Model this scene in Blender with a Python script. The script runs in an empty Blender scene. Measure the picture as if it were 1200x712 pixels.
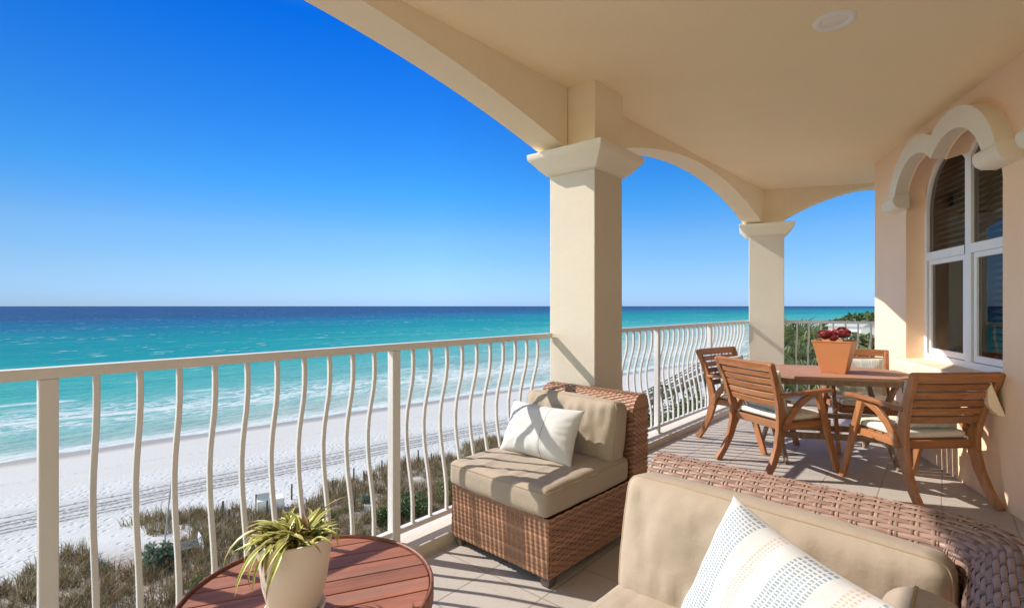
import bpy, math, random
import numpy as np
from mathutils import Vector, Matrix, noise
S = bpy.context.scene
C = S.collection
R = math.radians
PI = math.pi
# ------------------------------------------------------------------ camera, sky, sun, exposure
EYE = 1.30
cam = bpy.data.cameras.new('camera')
cam.sensor_width = 36.0
cam.lens = 36.0 * 590.0 / 1200.0
cam.shift_y = 0.0021
cam.clip_start = 0.05
cam.clip_end = 80000
camo = bpy.data.objects.new('camera', cam)
C.objects.link(camo)
camo.location = (0, 0, EYE)
camo.rotation_euler = (PI / 2, 0, 0)
S.camera = camo

SUN_EL = R(38.0)
SUN_AZ = math.atan2(-0.96, 0.28)          # clockwise from +Y
world = bpy.data.worlds.new('World')
S.world = world
world.use_nodes = True
wn = world.node_tree
sky = wn.nodes.new('ShaderNodeTexSky')
sky.sky_type = 'NISHITA'
sky.sun_disc = False
sky.sun_elevation = SUN_EL
sky.sun_rotation = SUN_AZ
sky.altitude = 0
sky.air_density = 1.0
sky.dust_density = 0.15
sky.ozone_density = 3.0
hs = wn.nodes.new('ShaderNodeHueSaturation')
hs.inputs['Saturation'].default_value = 1.28
hs.inputs['Value'].default_value = 1.0
hs.inputs['Hue'].default_value = 0.502
wn.links.new(sky.outputs[0], hs.inputs['Color'])
geo = wn.nodes.new('ShaderNodeTexCoord')
sep = wn.nodes.new('ShaderNodeSeparateXYZ'); wn.links.new(geo.outputs['Generated'], sep.inputs[0])
rmp = wn.nodes.new('ShaderNodeValToRGB'); wn.links.new(sep.outputs[2], rmp.inputs[0])
vs_ = .85
stops = [(0, (.20, .35, .86)), (.027, (.235, .36, .73)), (.064, (.27, .37, .57)), (.133, (.32, .43, .56)), (.218, (.18, .44, .61)), (.477, (.015, .31, .65))]
stops = [(p_, tuple(x*vs_ for x in c_)) for p_, c_ in stops] + [(.62, (.35, .45, .55)), (1, (.6, .6, .6))]
while len(rmp.color_ramp.elements) < len(stops): rmp.color_ramp.elements.new(.5)
for i_, (p_, c_) in enumerate(stops): rmp.color_ramp.elements[i_].position = p_; rmp.color_ramp.elements[i_].color = (*c_, 1)
mul = wn.nodes.new('ShaderNodeMix'); mul.data_type = 'RGBA'; mul.blend_type = 'MULTIPLY'; mul.inputs[0].default_value = 1.0
# a little deeper towards the sun side, as through a polarising filter
px = wn.nodes.new('ShaderNodeMapRange'); px.inputs[1].default_value = -.74; px.inputs[2].default_value = -.15; px.inputs[3].default_value = .56; px.inputs[4].default_value = 1.0
wn.links.new(sep.outputs[0], px.inputs[0])
pm_ = wn.nodes.new('ShaderNodeVectorMath'); pm_.operation = 'SCALE'
# sky glow added out of view on the left, as fill light
side_fill = wn.nodes.new('ShaderNodeMapRange'); side_fill.interpolation_type = 'SMOOTHSTEP'; side_fill.inputs[1].default_value = -.76; side_fill.inputs[2].default_value = -.96; side_fill.inputs[3].default_value = 0.0; side_fill.inputs[4].default_value = 1.0
wn.links.new(sep.outputs[0], side_fill.inputs[0])
pa = wn.nodes.new('ShaderNodeMath'); pa.operation = 'ADD'; wn.links.new(px.outputs[0], pa.inputs[0]); wn.links.new(side_fill.outputs[0], pa.inputs[1])
wn.links.new(hs.outputs[0], pm_.inputs[0]); wn.links.new(pa.outputs[0], pm_.inputs['Scale'])
wn.links.new(pm_.outputs[0], mul.inputs[6]); wn.links.new(rmp.outputs[0], mul.inputs[7])
# unseen sky behind the camera, brightened and warmed to add fill light
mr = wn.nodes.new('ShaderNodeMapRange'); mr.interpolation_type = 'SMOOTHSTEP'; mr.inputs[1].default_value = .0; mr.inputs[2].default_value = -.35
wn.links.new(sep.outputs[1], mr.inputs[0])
fill_mix = wn.nodes.new('ShaderNodeMix'); fill_mix.data_type = 'RGBA'
wn.links.new(mr.outputs[0], fill_mix.inputs[0]); wn.links.new(mul.outputs[2], fill_mix.inputs[6]); bri = wn.nodes.new('ShaderNodeMix'); bri.data_type = 'RGBA'; bri.blend_type = 'MULTIPLY'; bri.inputs[0].default_value = 1.0
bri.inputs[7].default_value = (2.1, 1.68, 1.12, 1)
wn.links.new(sky.outputs[0], bri.inputs[6]); wn.links.new(bri.outputs[2], fill_mix.inputs[7])
wn.links.new(fill_mix.outputs[2], wn.nodes['Background'].inputs[0])
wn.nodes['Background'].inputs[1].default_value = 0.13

sd = bpy.data.lights.new('sun', 'SUN')
sd.energy = 2.3
sd.angle = R(0.5)
sd.color = (1.0, 0.92, 0.82)
so = bpy.data.objects.new('sun', sd)
C.objects.link(so)
sun_vec = Vector((-0.96 * math.cos(SUN_EL), 0.28 * math.cos(SUN_EL), math.sin(SUN_EL))).normalized()
so.rotation_euler = (-sun_vec).to_track_quat('-Z', 'Y').to_euler()
so.location = (-20, 10, 20)

S.view_settings.view_transform = 'Standard'
S.view_settings.look = 'None'
S.view_settings.exposure = 1.45
S.view_settings.gamma = 1.0
S.view_settings.use_curve_mapping = False
S.render.engine = 'CYCLES'
S.cycles.max_bounces = 10
S.cycles.diffuse_bounces = 6
S.cycles.glossy_bounces = 4
S.cycles.transparent_max_bounces = 12

# ------------------------------------------------------------------ helpers: objects
def link(o, parent=None):
    C.objects.link(o)
    if parent: o.parent = parent
    return o
def tag(o, label=None, cat=None, group=None, kind=None):
    if label: o['label'] = label
    if cat: o['category'] = cat
    if group: o['group'] = group
    if kind: o['kind'] = kind
    return o
def thing(name, label, cat, loc=(0, 0, 0), rz=0.0, group=None):
    o = bpy.data.objects.new(name, None)
    o.empty_display_size = 0.1
    link(o)
    o.location = loc
    o.rotation_euler = (0, 0, rz)
    return tag(o, label, cat, group)
def kids(o):
    return [c for c in bpy.data.objects if c.parent == o]
def copy_tree(o, parent=None):
    c = o.copy()
    link(c, parent)
    if parent: c.parent = parent
    for ch in kids(o): copy_tree(ch, c)
    return c

class MB:
    """collects geometry, becomes one mesh object"""
    def __init__(s):
        s.v = []; s.f = []; s.uv = None; s.mi = []
    def add(s, vs, fs, m=None, mi=0):
        b = len(s.v)
        for p in vs:
            p = Vector(p)
            if m is not None: p = m @ p
            s.v.append(tuple(p))
        for f in fs:
            s.f.append(tuple(i + b for i in f)); s.mi.append(mi)
    def box(s, x0, x1, y0, y1, z0, z1, m=None, mi=0):
        vs = [(x0,y0,z0),(x1,y0,z0),(x1,y1,z0),(x0,y1,z0),(x0,y0,z1),(x1,y0,z1),(x1,y1,z1),(x0,y1,z1)]
        s.add(vs, [(0,3,2,1),(4,5,6,7),(0,1,5,4),(1,2,6,5),(2,3,7,6),(3,0,4,7)], m, mi)
    def prism(s, pts, z0, z1, m=None, mi=0):
        n = len(pts)
        vs = [(p[0],p[1],z0) for p in pts] + [(p[0],p[1],z1) for p in pts]
        fs = [tuple(range(n))[::-1], tuple(range(n, 2*n))]
        fs += [(i,(i+1)%n,n+(i+1)%n,n+i) for i in range(n)]
        s.add(vs, fs, m, mi)
    def bar(s, path, w, h, side=None, m=None, mi=0, round_=None):
        """rectangular bar along a path; side = vector for the w axis; w,h may be lists"""
        P = [Vector(p) for p in path]; n = len(P)
        W = w if isinstance(w, (list, tuple)) else [w]*n
        H = h if isinstance(h, (list, tuple)) else [h]*n
        vs = []
        for i, p in enumerate(P):
            t = (P[min(i+1,n-1)] - P[max(i-1,0)]).normalized()
            sd_ = Vector(side) if side is not None else (Vector((0,0,1)).cross(t) if abs(t.z) < .99 else Vector((1,0,0)))
            sd_ = (sd_ - t*sd_.dot(t)).normalized()
            u = t.cross(sd_).normalized()
            a, b = W[i]/2, H[i]/2
            vs += [p-sd_*a-u*b, p+sd_*a-u*b, p+sd_*a+u*b, p-sd_*a+u*b]
        fs = [(3,2,1,0), tuple(4*(n-1)+k for k in range(4))]
        for i in range(n-1):
            for k in range(4):
                fs.append((4*i+k, 4*i+(k+1)%4, 4*i+4+(k+1)%4, 4*i+4+k))
        s.add(vs, fs, m, mi)
    def tube(s, path, r, k=8, m=None, mi=0, closed=False):
        P = [Vector(p) for p in path]; n = len(P)
        rr = r if isinstance(r, (list, tuple)) else [r]*n
        ref = None; vs = []
        for i, p in enumerate(P):
            if closed: t = (P[(i+1)%n]-P[i-1]).normalized()
            else: t = (P[min(i+1,n-1)]-P[max(i-1,0)]).normalized()
            if ref is None: ref = t.orthogonal().normalized()
            ref = (ref - t*ref.dot(t)).normalized()
            q = t.cross(ref)
            for j in range(k):
                a = 2*PI*j/k
                vs.append(p + (ref*math.cos(a)+q*math.sin(a))*rr[i])
        fs = []
        for i in range(n if closed else n-1):
            for j in range(k):
                a0 = i*k; a1_ = ((i+1)%n)*k
                fs.append((a0+j, a0+(j+1)%k, a1_+(j+1)%k, a1_+j))
        if not closed:
            fs += [tuple(range(k))[::-1], tuple((n-1)*k+j for j in range(k))]
        s.add(vs, fs, m, mi)
    def lathe(s, prof, k=32, m=None, mi=0):
        vs = []
        for (r, z) in prof:
            for j in range(k):
                a = 2*PI*j/k
                vs.append((r*math.cos(a), r*math.sin(a), z))
        n = len(prof); fs = []
        for i in range(n-1):
            for j in range(k):
                fs.append((i*k+j, i*k+(j+1)%k, (i+1)*k+(j+1)%k, (i+1)*k+j))
        s.add(vs, fs, m, mi)
    def strip(s, A, B, m=None, mi=0, flip=False):
        n = len(A)
        fs = [((i, i+1, n+i+1, n+i) if not flip else (i, n+i, n+i+1, i+1)) for i in range(n-1)]
        s.add(list(A)+list(B), fs, m, mi)
    def build(s, name, mat, parent=None, smooth=False, bevel=0, kind=None, seg=2, loc=None, rot=None):
        me = bpy.data.meshes.new(name)
        me.from_pydata(s.v, [], s.f)
        mats = mat if isinstance(mat, (list, tuple)) else [mat]
        for mm in mats: me.materials.append(mm)
        if any(s.mi): me.polygons.foreach_set('material_index', s.mi)
        if smooth: me.polygons.foreach_set('use_smooth', [True]*len(s.f))
        if s.uv is not None:
            ul = me.uv_layers.new(name='UVMap')
            li = np.empty(len(me.loops), dtype=np.int32); me.loops.foreach_get('vertex_index', li)
            ul.data.foreach_set('uv', np.asarray(s.uv, dtype=np.float32)[li].ravel())
        me.update()
        o = bpy.data.objects.new(name, me)
        link(o, parent)
        if loc is not None: o.location = loc
        if rot is not None: o.rotation_euler = rot
        if bevel:
            b = o.modifiers.new('bevel', 'BEVEL'); b.width = bevel; b.segments = seg; b.limit_method = 'ANGLE'; b.angle_limit = R(40)
            if not smooth:
                me.polygons.foreach_set('use_smooth', [True]*len(s.f))
                b.harden_normals = True
        if kind: o['kind'] = kind
        return o

def np_mesh(name, V, F, mat, parent=None, kind=None, mi=None, smooth=False, uv=None):
    """V (n,3), F (m,k) numpy arrays"""
    me = bpy.data.meshes.new(name)
    V = np.asarray(V, dtype=np.float32); F = np.asarray(F, dtype=np.int32)
    m, k = F.shape
    me.vertices.add(len(V)); me.vertices.foreach_set('co', V.ravel())
    me.loops.add(m*k); me.loops.foreach_set('vertex_index', F.ravel())
    me.polygons.add(m)
    me.polygons.foreach_set('loop_start', np.arange(0, m*k, k, dtype=np.int32))
    for mm in (mat if isinstance(mat, (list, tuple)) else [mat]): me.materials.append(mm)
    if mi is not None: me.polygons.foreach_set('material_index', np.asarray(mi, dtype=np.int32))
    if smooth: me.polygons.foreach_set('use_smooth', np.ones(m, dtype=bool))
    if uv is not None:
        ul = me.uv_layers.new(name='UVMap')
        ul.data.foreach_set('uv', np.asarray(uv, dtype=np.float32)[F.ravel()].ravel())
    me.update(calc_edges=True); me.validate()
    o = bpy.data.objects.new(name, me)
    link(o, parent)
    if kind: o['kind'] = kind
    return o

# ------------------------------------------------------------------ helpers: materials
class NT:
    def __init__(s, name):
        s.mat = bpy.data.materials.new(name); s.mat.use_nodes = True
        s.t = s.mat.node_tree; s.b = s.t.nodes['Principled BSDF']; s.out = s.t.nodes['Material Output']
        s.tc = None
    def node(s, typ, **kw):
        n = s.t.nodes.new(typ)
        for k, v in kw.items(): setattr(n, k, v)
        return n
    def put(s, sock, v):
        if isinstance(v, bpy.types.NodeSocket): s.t.links.new(v, sock)
        elif isinstance(v, (tuple, list)) and len(v) == 3 and sock.type == 'RGBA': sock.default_value = (*v, 1)
        else: sock.default_value = v
    def m(s, op, a, b=0.0, c=0.0, clamp=False):
        n = s.node('ShaderNodeMath', operation=op, use_clamp=clamp)
        s.put(n.inputs[0], a); s.put(n.inputs[1], b); s.put(n.inputs[2], c)
        return n.outputs[0]
    def obj(s):
        if not s.tc: s.tc = s.node('ShaderNodeTexCoord')
        return s.tc.outputs['Object']
    def uvc(s):
        if not s.tc: s.tc = s.node('ShaderNodeTexCoord')
        return s.tc.outputs['UV']
    def pos(s):
        return s.node('ShaderNodeNewGeometry').outputs['Position']
    def xyz(s, v):
        n = s.node('ShaderNodeSeparateXYZ'); s.put(n.inputs[0], v); return n.outputs
    def vec(s, x, y, z=0.0):
        n = s.node('ShaderNodeCombineXYZ'); s.put(n.inputs[0], x); s.put(n.inputs[1], y); s.put(n.inputs[2], z); return n.outputs[0]
    def noise(s, v, scale=5.0, detail=3.0, rough=0.55, dist=0.0, col=False):
        n = s.node('ShaderNodeTexNoise'); s.put(n.inputs['Vector'], v)
        n.inputs['Scale'].default_value = scale; n.inputs['Detail'].default_value = detail
        n.inputs['Roughness'].default_value = rough; n.inputs['Distortion'].default_value = dist
        return n.outputs['Color' if col else 'Fac']
    def vor(s, v, scale=5.0, out='Color', feature='F1'):
        n = s.node('ShaderNodeTexVoronoi', feature=feature); s.put(n.inputs['Vector'], v); n.inputs['Scale'].default_value = scale
        return n.outputs[out]
    def mapv(s, v, scale=(1,1,1), rot=(0,0,0)):
        n = s.node('ShaderNodeMapping'); s.put(n.inputs[0], v); n.inputs['Scale'].default_value = scale; n.inputs['Rotation'].default_value = rot
        return n.outputs[0]
    def ss(s, x, a, b):
        n = s.node('ShaderNodeMapRange', interpolation_type='SMOOTHSTEP'); s.put(n.inputs[0], x)
        s.put(n.inputs[1], a); s.put(n.inputs[2], b); return n.outputs[0]
    def lin(s, x, a, b, c=0.0, d=1.0):
        n = s.node('ShaderNodeMapRange'); s.put(n.inputs[0], x)
        n.inputs[1].default_value = a; n.inputs[2].default_value = b; n.inputs[3].default_value = c; n.inputs[4].default_value = d
        return n.outputs[0]
    def mix(s, f, a, b, typ='MIX'):
        n = s.node('ShaderNodeMix', data_type='RGBA', blend_type=typ); s.put(n.inputs[0], f)
        s.put(n.inputs[6], a if isinstance(a, bpy.types.NodeSocket) else (*a, 1)); s.put(n.inputs[7], b if isinstance(b, bpy.types.NodeSocket) else (*b, 1))
        return n.outputs[2]
    def ramp(s, f, stops):
        n = s.node('ShaderNodeValToRGB'); s.put(n.inputs[0], f); e = n.color_ramp.elements
        while len(e) < len(stops): e.new(0.5)
        for i, (p, c) in enumerate(stops): e[i].position = p; e[i].color = (*c, 1)
        return n.outputs[0]
    def bump(s, h, dist=0.01, strength=1.0):
        n = s.node('ShaderNodeBump'); s.put(n.inputs['Height'], h); n.inputs['Distance'].default_value = dist; n.inputs['Strength'].default_value = strength
        s.t.links.new(n.outputs[0], s.b.inputs['Normal']); return n
    def fin(s, col=None, rough=None, spec=None):
        if col is not None: s.put(s.b.inputs['Base Color'], col)
        if rough is not None: s.put(s.b.inputs['Roughness'], rough)
        if spec is not None: s.b.inputs['Specular IOR Level'].default_value = spec
        return s.mat
def rnd(t):
    return t.node('ShaderNodeObjectInfo').outputs['Random']

def plain(name, col, rough=.6, var=.12, scale=6.0, bump=0.0, bscale=60.0, spec=.4):
    t = NT(name); o = t.obj()
    f = t.noise(o, scale, 4)
    c = t.mix(f, tuple(x*(1-var) for x in col), tuple(min(1, x*(1+var)) for x in col))
    if bump: t.bump(t.noise(o, bscale, 4, .6), bump)
    return t.fin(c, rough, spec)

def stucco(name, col):
    t = NT(name); p = t.pos()
    f = t.noise(p, 1.3, 4, .6)
    f2 = t.noise(p, 45, 3, .6)
    c = t.mix(f, tuple(x*.93 for x in col), tuple(min(1, x*1.04) for x in col))
    c = t.mix(t.m('MULTIPLY', t.ss(f2, .55, .75), .16), c, tuple(x*.75 for x in col))
    h = t.m('ADD', t.m('MULTIPLY', t.noise(p, 160, 3, .65), .6), t.m('MULTIPLY', t.noise(p, 14, 3), 1.2))
    t.bump(h, .002, .8)
    return t.fin(c, .85, .2)

def wood(name, col, axis=0, rough=.5, grain=1.0):
    t = NT(name); o = t.obj()
    sc = [38, 38, 38]; sc[axis] = 2.2
    off = t.node('ShaderNodeVectorMath', operation='ADD'); t.put(off.inputs[0], t.mapv(o, tuple(sc)))
    r3 = t.vec(t.m('MULTIPLY', rnd(t), 37.0), t.m('MULTIPLY', rnd(t), 91.0), 0.0); t.put(off.inputs[1], r3)
    g = t.noise(off.outputs[0], 1.0, 5, .65, .6)
    big = t.noise(o, 5, 2)
    c = t.ramp(g, [(.25, tuple(x*(1-.45*grain) for x in col)), (.5, col), (.75, tuple(min(1, x*(1+.35*grain)) for x in col))])
    c = t.mix(t.m('MULTIPLY', t.ss(big, .45, .75), .35), c, tuple(x*.62 for x in col))
    gw = t.m('MULTIPLY', t.ss(t.noise(off.outputs[0], .35, 4, .6), .52, .72), .30)
    c = t.mix(gw, c, (sum(col)/3*1.25, sum(col)/3*1.08, sum(col)/3*.92))
    v = t.node('ShaderNodeHueSaturation'); t.put(v.inputs['Color'], c); t.put(v.inputs['Value'], t.lin(rnd(t), 0, 1, .85, 1.15))
    t.bump(g, .0015, .6)
    return t.fin(v.outputs[0], rough, .35)

M = {}
M['cream'] = stucco('cream_stucco', (.655, .59, .485))
M['ceil'] = stucco('ceiling_stucco', (.95, .81, .56))
M['beam'] = stucco('beam_stucco', (.90, .79, .59))
M['sill'] = stucco('sill_stucco', (.84, .66, .48))
M['trim'] = stucco('cream_trim', (.82, .75, .62))
M['peach'] = stucco('peach_stucco', (.90, .64, .44))
M['rail'] = plain('rail_paint', (.66, .65, .63), .45, .05, 9, .0004, 90)
M['curb'] = stucco('curb_render', (.62, .57, .50))
M['white'] = plain('white_frame_paint', (.80, .80, .78), .4, .04)
M['teak'] = wood('teak_wood', (.36, .15, .06), 2, .42)
M['teakx'] = wood('teak_slat_wood', (.37, .155, .062), 0, .42)
M['teaky'] = wood('teak_rail_wood', (.35, .145, .058), 1, .42)
M['grey_wood'] = wood('weathered_table_wood', (.27, .185, .125), 2, .7)
M['table_top'] = wood('weathered_top_wood', (.36, .19, .12), 0, .55)
M['red_wood'] = wood('red_plank_wood', (.315, .125, .075), 0, .55, .8)
M['dark_wood'] = wood('dark_post_wood', (.09, .075, .06), 2, .85)
M['dark_metal'] = plain('dark_foot_paint', (.10, .08, .07), .6)
M['terracotta'] = plain('terracotta_glaze', (.62, .25, .10), .55, .07, 9, .0004, 120)
M['potcream'] = plain('cream_pot_glaze', (.74, .66, .56), .5, .06, 7, .0005, 60)
M['soil'] = plain('potting_soil', (.06, .045, .03), .95, .4, 40, .01, 60)
M['white_ins'] = plain('white_lamp_plastic', (.90, .88, .85), .5, .02)

def fabric(name, col, weave=900.0, rough=.85):
    t = NT(name); o = t.obj()
    f = t.noise(o, 9, 4, .6)
    c = t.mix(f, tuple(x*.93 for x in col), tuple(min(1, x*1.05) for x in col))
    h = t.m('ADD', t.m('MULTIPLY', t.noise(o, weave, 2), .12), t.m('ADD', t.noise(o, 26, 4, .55, .4), t.m('MULTIPLY', t.m('ABSOLUTE', t.m('SUBTRACT', t.noise(o, 7, 3, .5, 1.0), .5)), .8)))
    t.bump(h, .004, .55)
    t.b.inputs['Sheen Weight'].default_value = .08
    return t.fin(c, rough, .2)
M['tan_fabric'] = fabric('tan_cushion_fabric', (.395, .325, .25))
M['tan_seam'] = plain('tan_seam_cord', (.40, .30, .20), .9)
M['white_fabric'] = fabric('white_pillow_fabric', (.76, .74, .71))
M['ivory_fabric'] = fabric('ivory_seat_fabric', (.74, .68, .58))
M['grey_seam'] = plain('grey_seam_thread', (.12, .11, .10), .9)

def wicker(name, col):
    t = NT(name); o = t.obj()
    g = t.node('ShaderNodeNewGeometry')
    isl = g.outputs['Random Per Island']
    f = t.noise(o, 30, 3)
    c = t.ramp(isl, [(0, tuple(x*.62 for x in col)), (.5, col), (1, tuple(min(1, x*1.3) for x in col))])
    c = t.mix(t.m('MULTIPLY', f, .45), c, tuple(x*.6 for x in col))
    t.bump(t.noise(t.mapv(o, (260, 260, 260)), 1, 2), .0006, .6)
    return t.fin(c, .42, .45)
M['wicker'] = wicker('brown_wicker', (.37, .195, .118))
M['wicker2'] = wicker('mauve_wicker', (.33, .21, .165))
M['wicker_core'] = plain('wicker_core', (.07, .035, .022), .9)
# ------------------------------------------------------------------ floor tile
T1 = Vector((.652, .758))     # along the rail
B1 = Vector((.758, -.652))    # away from the rail, indoors
def tile_mat():
    t = NT('floor_tile'); p = t.xyz(t.pos())
    a = t.m('ADD', t.m('MULTIPLY', p[0], T1.x), t.m('MULTIPLY', p[1], T1.y))
    b = t.m('ADD', t.m('MULTIPLY', p[0], B1.x), t.m('MULTIPLY', p[1], B1.y))
    s = 1/.336
    ua = t.m('MULTIPLY', t.m('ADD', a, 20.05), s); ub = t.m('MULTIPLY', t.m('ADD', b, 20.176), s)
    fa = t.m('FRACT', ua); fb = t.m('FRACT', ub)
    da = t.m('MINIMUM', fa, t.m('SUBTRACT', 1.0, fa)); db = t.m('MINIMUM', fb, t.m('SUBTRACT', 1.0, fb))
    d = t.m('MINIMUM', da, db)
    g = t.ss(d, .008, .016)
    cell = t.vec(t.m('FLOOR', ua), t.m('FLOOR', ub), 0.0)
    w = t.node('ShaderNodeTexWhiteNoise'); t.put(w.inputs['Vector'], cell)
    n1 = t.noise(t.pos(), 3.0, 5, .6); n2 = t.noise(t.pos(), 34, 4, .6)
    c = t.mix(n1, (.40, .37, .335), (.51, .475, .43))
    c = t.mix(t.m('MULTIPLY', w.outputs['Value'], .35), c, (.40, .335, .28))
    c = t.mix(t.m('MULTIPLY', t.ss(n2, .52, .72), .35), c, (.34, .28, .23))
    c = t.mix(g, (.33, .29, .25), c)
    t.bump(t.m('ADD', t.m('MULTIPLY', g, 1.0), t.m('MULTIPLY', n2, .25)), .003, .7)
    return t.fin(c, t.lin(n2, 0, 1, .45, .75), .35)
M['tile'] = tile_mat()

# ------------------------------------------------------------------ plan of the balcony
def v2(x, y): return Vector((x, y))
# railing lines (plan)
RA0 = v2(-.62, 2.615); RAd = v2(.86, 1.0)
def RA(Z): return RA0 + RAd * (Z - 2.615)
RB0 = v2(1.28, 4.75); RBd = v2(.90, 1.0)
def RB(Z): return RB0 + RBd * (Z - 4.75)
# inner beam line
def BL(Z): return v2(.39 + .94*(Z-3.555), Z)
CEIL = 2.84
COL1 = v2(.563, 3.424); C1a = v2(.656, .755); C1b = v2(-.755, .656)
COL2 = v2(3.20, 6.80); C2r = v2(.905, -.425); C2d = v2(.425, .905)
K = v2(3.92, 5.44); WM = v2(-.326, -.945); WN = v2(.945, -.326)    # wall corner, along the wall towards camera, into the house
def W(s, d=0.0): return K + WM*s + WN*d
def W3(s, d, z): p = W(s, d); return Vector((p.x, p.y, z))

# floor
mb = MB()
ia = BL(-6) + v2(-.73, .683)*.45
out1 = RA(-4) - B1*.17; out2 = RA(3.7) - B1*.17; out3 = RB(6.95) - B1*.17
r3a = v2(3.67, 6.95); r3d = v2(.945, -.326)
far = r3a + r3d*4.5 + v2(.326, .945)*.17
fl = [tuple(out1), tuple(W(12, .05)), tuple(W(0, .05)), tuple(K + WN*4.5), tuple(far), tuple(r3a + v2(.2, .25)), tuple(out3), tuple(out2)]
fl = fl[::-1]
mb.prism(fl[::-1], -.32, 0.0)
o = mb.build('floor', M['tile'], kind='structure')
# curb along the railings
mb = MB()
def curb_seg(p0, p1, inn):
    inn = inn.normalized()
    q = [p0 + inn*.115, p1 + inn*.115, p1 - inn*.165, p0 - inn*.165]
    mb.prism([tuple(x) for x in q], -.31, .06)
curb_seg(RA(-4), RA(3.66), B1)
curb_seg(RA(3.67), RB(6.95), v2(.743, -.669))
curb_seg(RB(6.96), r3a + r3d*4.5 + v2(.05, .1), v2(-.326, -.945))
o = mb.build('curb', M['curb'], bevel=.008, kind='structure')

# ceiling slab
oc1 = BL(-6) + v2(-.73, .683)*.24; oc2 = v2(3.35, 7.2)
mb = MB()
pts = [tuple(W(12, .3)), tuple(W(-.0, .3)), tuple(K + WN*5), tuple(oc2 + r3d*4.9), tuple(oc2), tuple(oc1)]
mb.prism(pts, CEIL, CEIL + .35)
mb.build('ceiling', M['ceil'], kind='structure')

# ------------------------------------------------------------------ arch beams (things)
def arch_beam(p0, d, n_out, L, tc, half, rise, zs, thick, label, samples=64):
    """beam whose inner face starts at p0 and runs along d; parabolic soffits given by (tc, half)"""
    d = d.normalized(); n_out = n_out.normalized()
    T = []
    x = 0.0
    while x < L: T.append(x); x += L/samples
    T.append(L)
    def zf(t):
        for c in tc:
            r = (t-c)/half
            if abs(r) < 1: return zs + rise*(1-r*r)
        return zs
    I0 = [(*(p0+d*t), zf(t)) for t in T]; I1 = [(*(p0+d*t), CEIL+.1) for t in T]
    O0 = [(*(p0+d*t+n_out*thick), zf(t)) for t in T]; O1 = [(*(p0+d*t+n_out*thick), CEIL+.1) for t in T]
    m_ = MB()
    m_.strip(I0, I1); m_.strip(O0, I0); m_.strip(O1, O0); m_.strip(I1, O1)
    m_.add([I0[0], I1[0], O1[0], O0[0]], [(0,1,2,3)]); m_.add([I0[-1], I1[-1], O1[-1], O0[-1]], [(3,2,1,0)])
    o = m_.build('arch_beam', M['beam'])
    return tag(o, label, 'beam', 'arched beams over the railing')
e = v2(.94, 1.0); el = e.length
n_o = v2(-1.0, .94)
Q = BL(3.555)
# nearer arch runs back past the camera
arch_beam(Q, -e, n_o, 3.9*el, [1.95*el], 1.93*el, .395, 2.415, .23, 'long near arched cream beam over the front railing, left of the big column')
arch_beam(Q + e*.12, e, n_o, 3.15*el, [1.49*el], 1.46*el, .37, 2.41, .23, 'shorter arched cream beam between the two square columns')
arch_beam(v2(3.50, 6.66), v2(.945, -.326), v2(.326, .945), 3.2, [1.33], 1.27, .40, 2.42, .22, 'arched cream beam from the far column towards the corner of the house')

# ------------------------------------------------------------------ columns
def column(corner, ax, ay, w, label, rz):
    c = corner + (ax + ay)*(w/2)
    t = thing('column', label, 'column', (c.x, c.y, 0), rz, 'square cream columns of the balcony')
    h = w/2
    m_ = MB(); m_.box(-h, h, -h, h, 0.004, 2.27); m_.build('shaft', M['cream'], t, bevel=.006)
    m_ = MB()
    prof = [(h+.001, 2.235), (h+.02, 2.245), (h+.055, 2.28), (h+.10, 2.335), (h+.118, 2.355), (h+.122, 2.395), (h+.0, 2.398)]
    vs = []; fs = []
    for r, z in prof: vs += [(-r,-r,z),(r,-r,z),(r,r,z),(-r,r,z)]
    for i in range(len(prof)-1):
        for k in range(4): fs.append((4*i+k, 4*i+(k+1)%4, 4*i+4+(k+1)%4, 4*i+4+k))
    fs += [(3,2,1,0)]
    m_.add(vs, fs); m_.build('capital', M['trim'], t, bevel=.005)
    m_ = MB(); m_.box(-h-.002, h+.002, -h-.002, h+.002, 2.399, CEIL+.05); m_.build('pier', M['beam'], t, bevel=.006)
    return t
column(COL1, C1a, C1b, .38, 'large near square cream column standing behind the wicker chair', math.atan2(C1a.y, C1a.x))
column(COL2, C2r, C2d, .42, 'smaller far square cream column behind the dining chairs', math.atan2(C2r.y, C2r.x))

# ------------------------------------------------------------------ house wall with windows
LOB = .31; RI = .444; RO = .605; ZC = 2.13; HALF = LOB + RI
def lobe_top(x):
    """top of the opening at distance x from its centre"""
    x = abs(x); dx = x - LOB
    if abs(dx) >= RI: return ZC
    return ZC + math.sqrt(RI*RI - dx*dx)
SILL = .80; DEP = .15
WIN = [1.57, 3.67]
wall = thing('house_wall', 'peach stucco house wall with arched window recesses on the right', 'wall', (K.x, K.y, 0), 0)
Kinv = Vector((K.x, K.y, 0))
def w3(s, d, z): return W3(s, d, z) - Kinv
mb = MB()
def wrect(s0, s1, z0, z1, d=0.0): mb.add([w3(s0,d,z0), w3(s1,d,z0), w3(s1,d,z1), w3(s0,d,z1)], [(0,1,2,3)])
edges = [0.0]
for c in WIN: edges += [c-HALF, c+HALF]
edges.append(12.0)
for i in range(0, len(edges), 2): wrect(edges[i], edges[i+1], -.2, CEIL+.05)
N = 61
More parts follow.
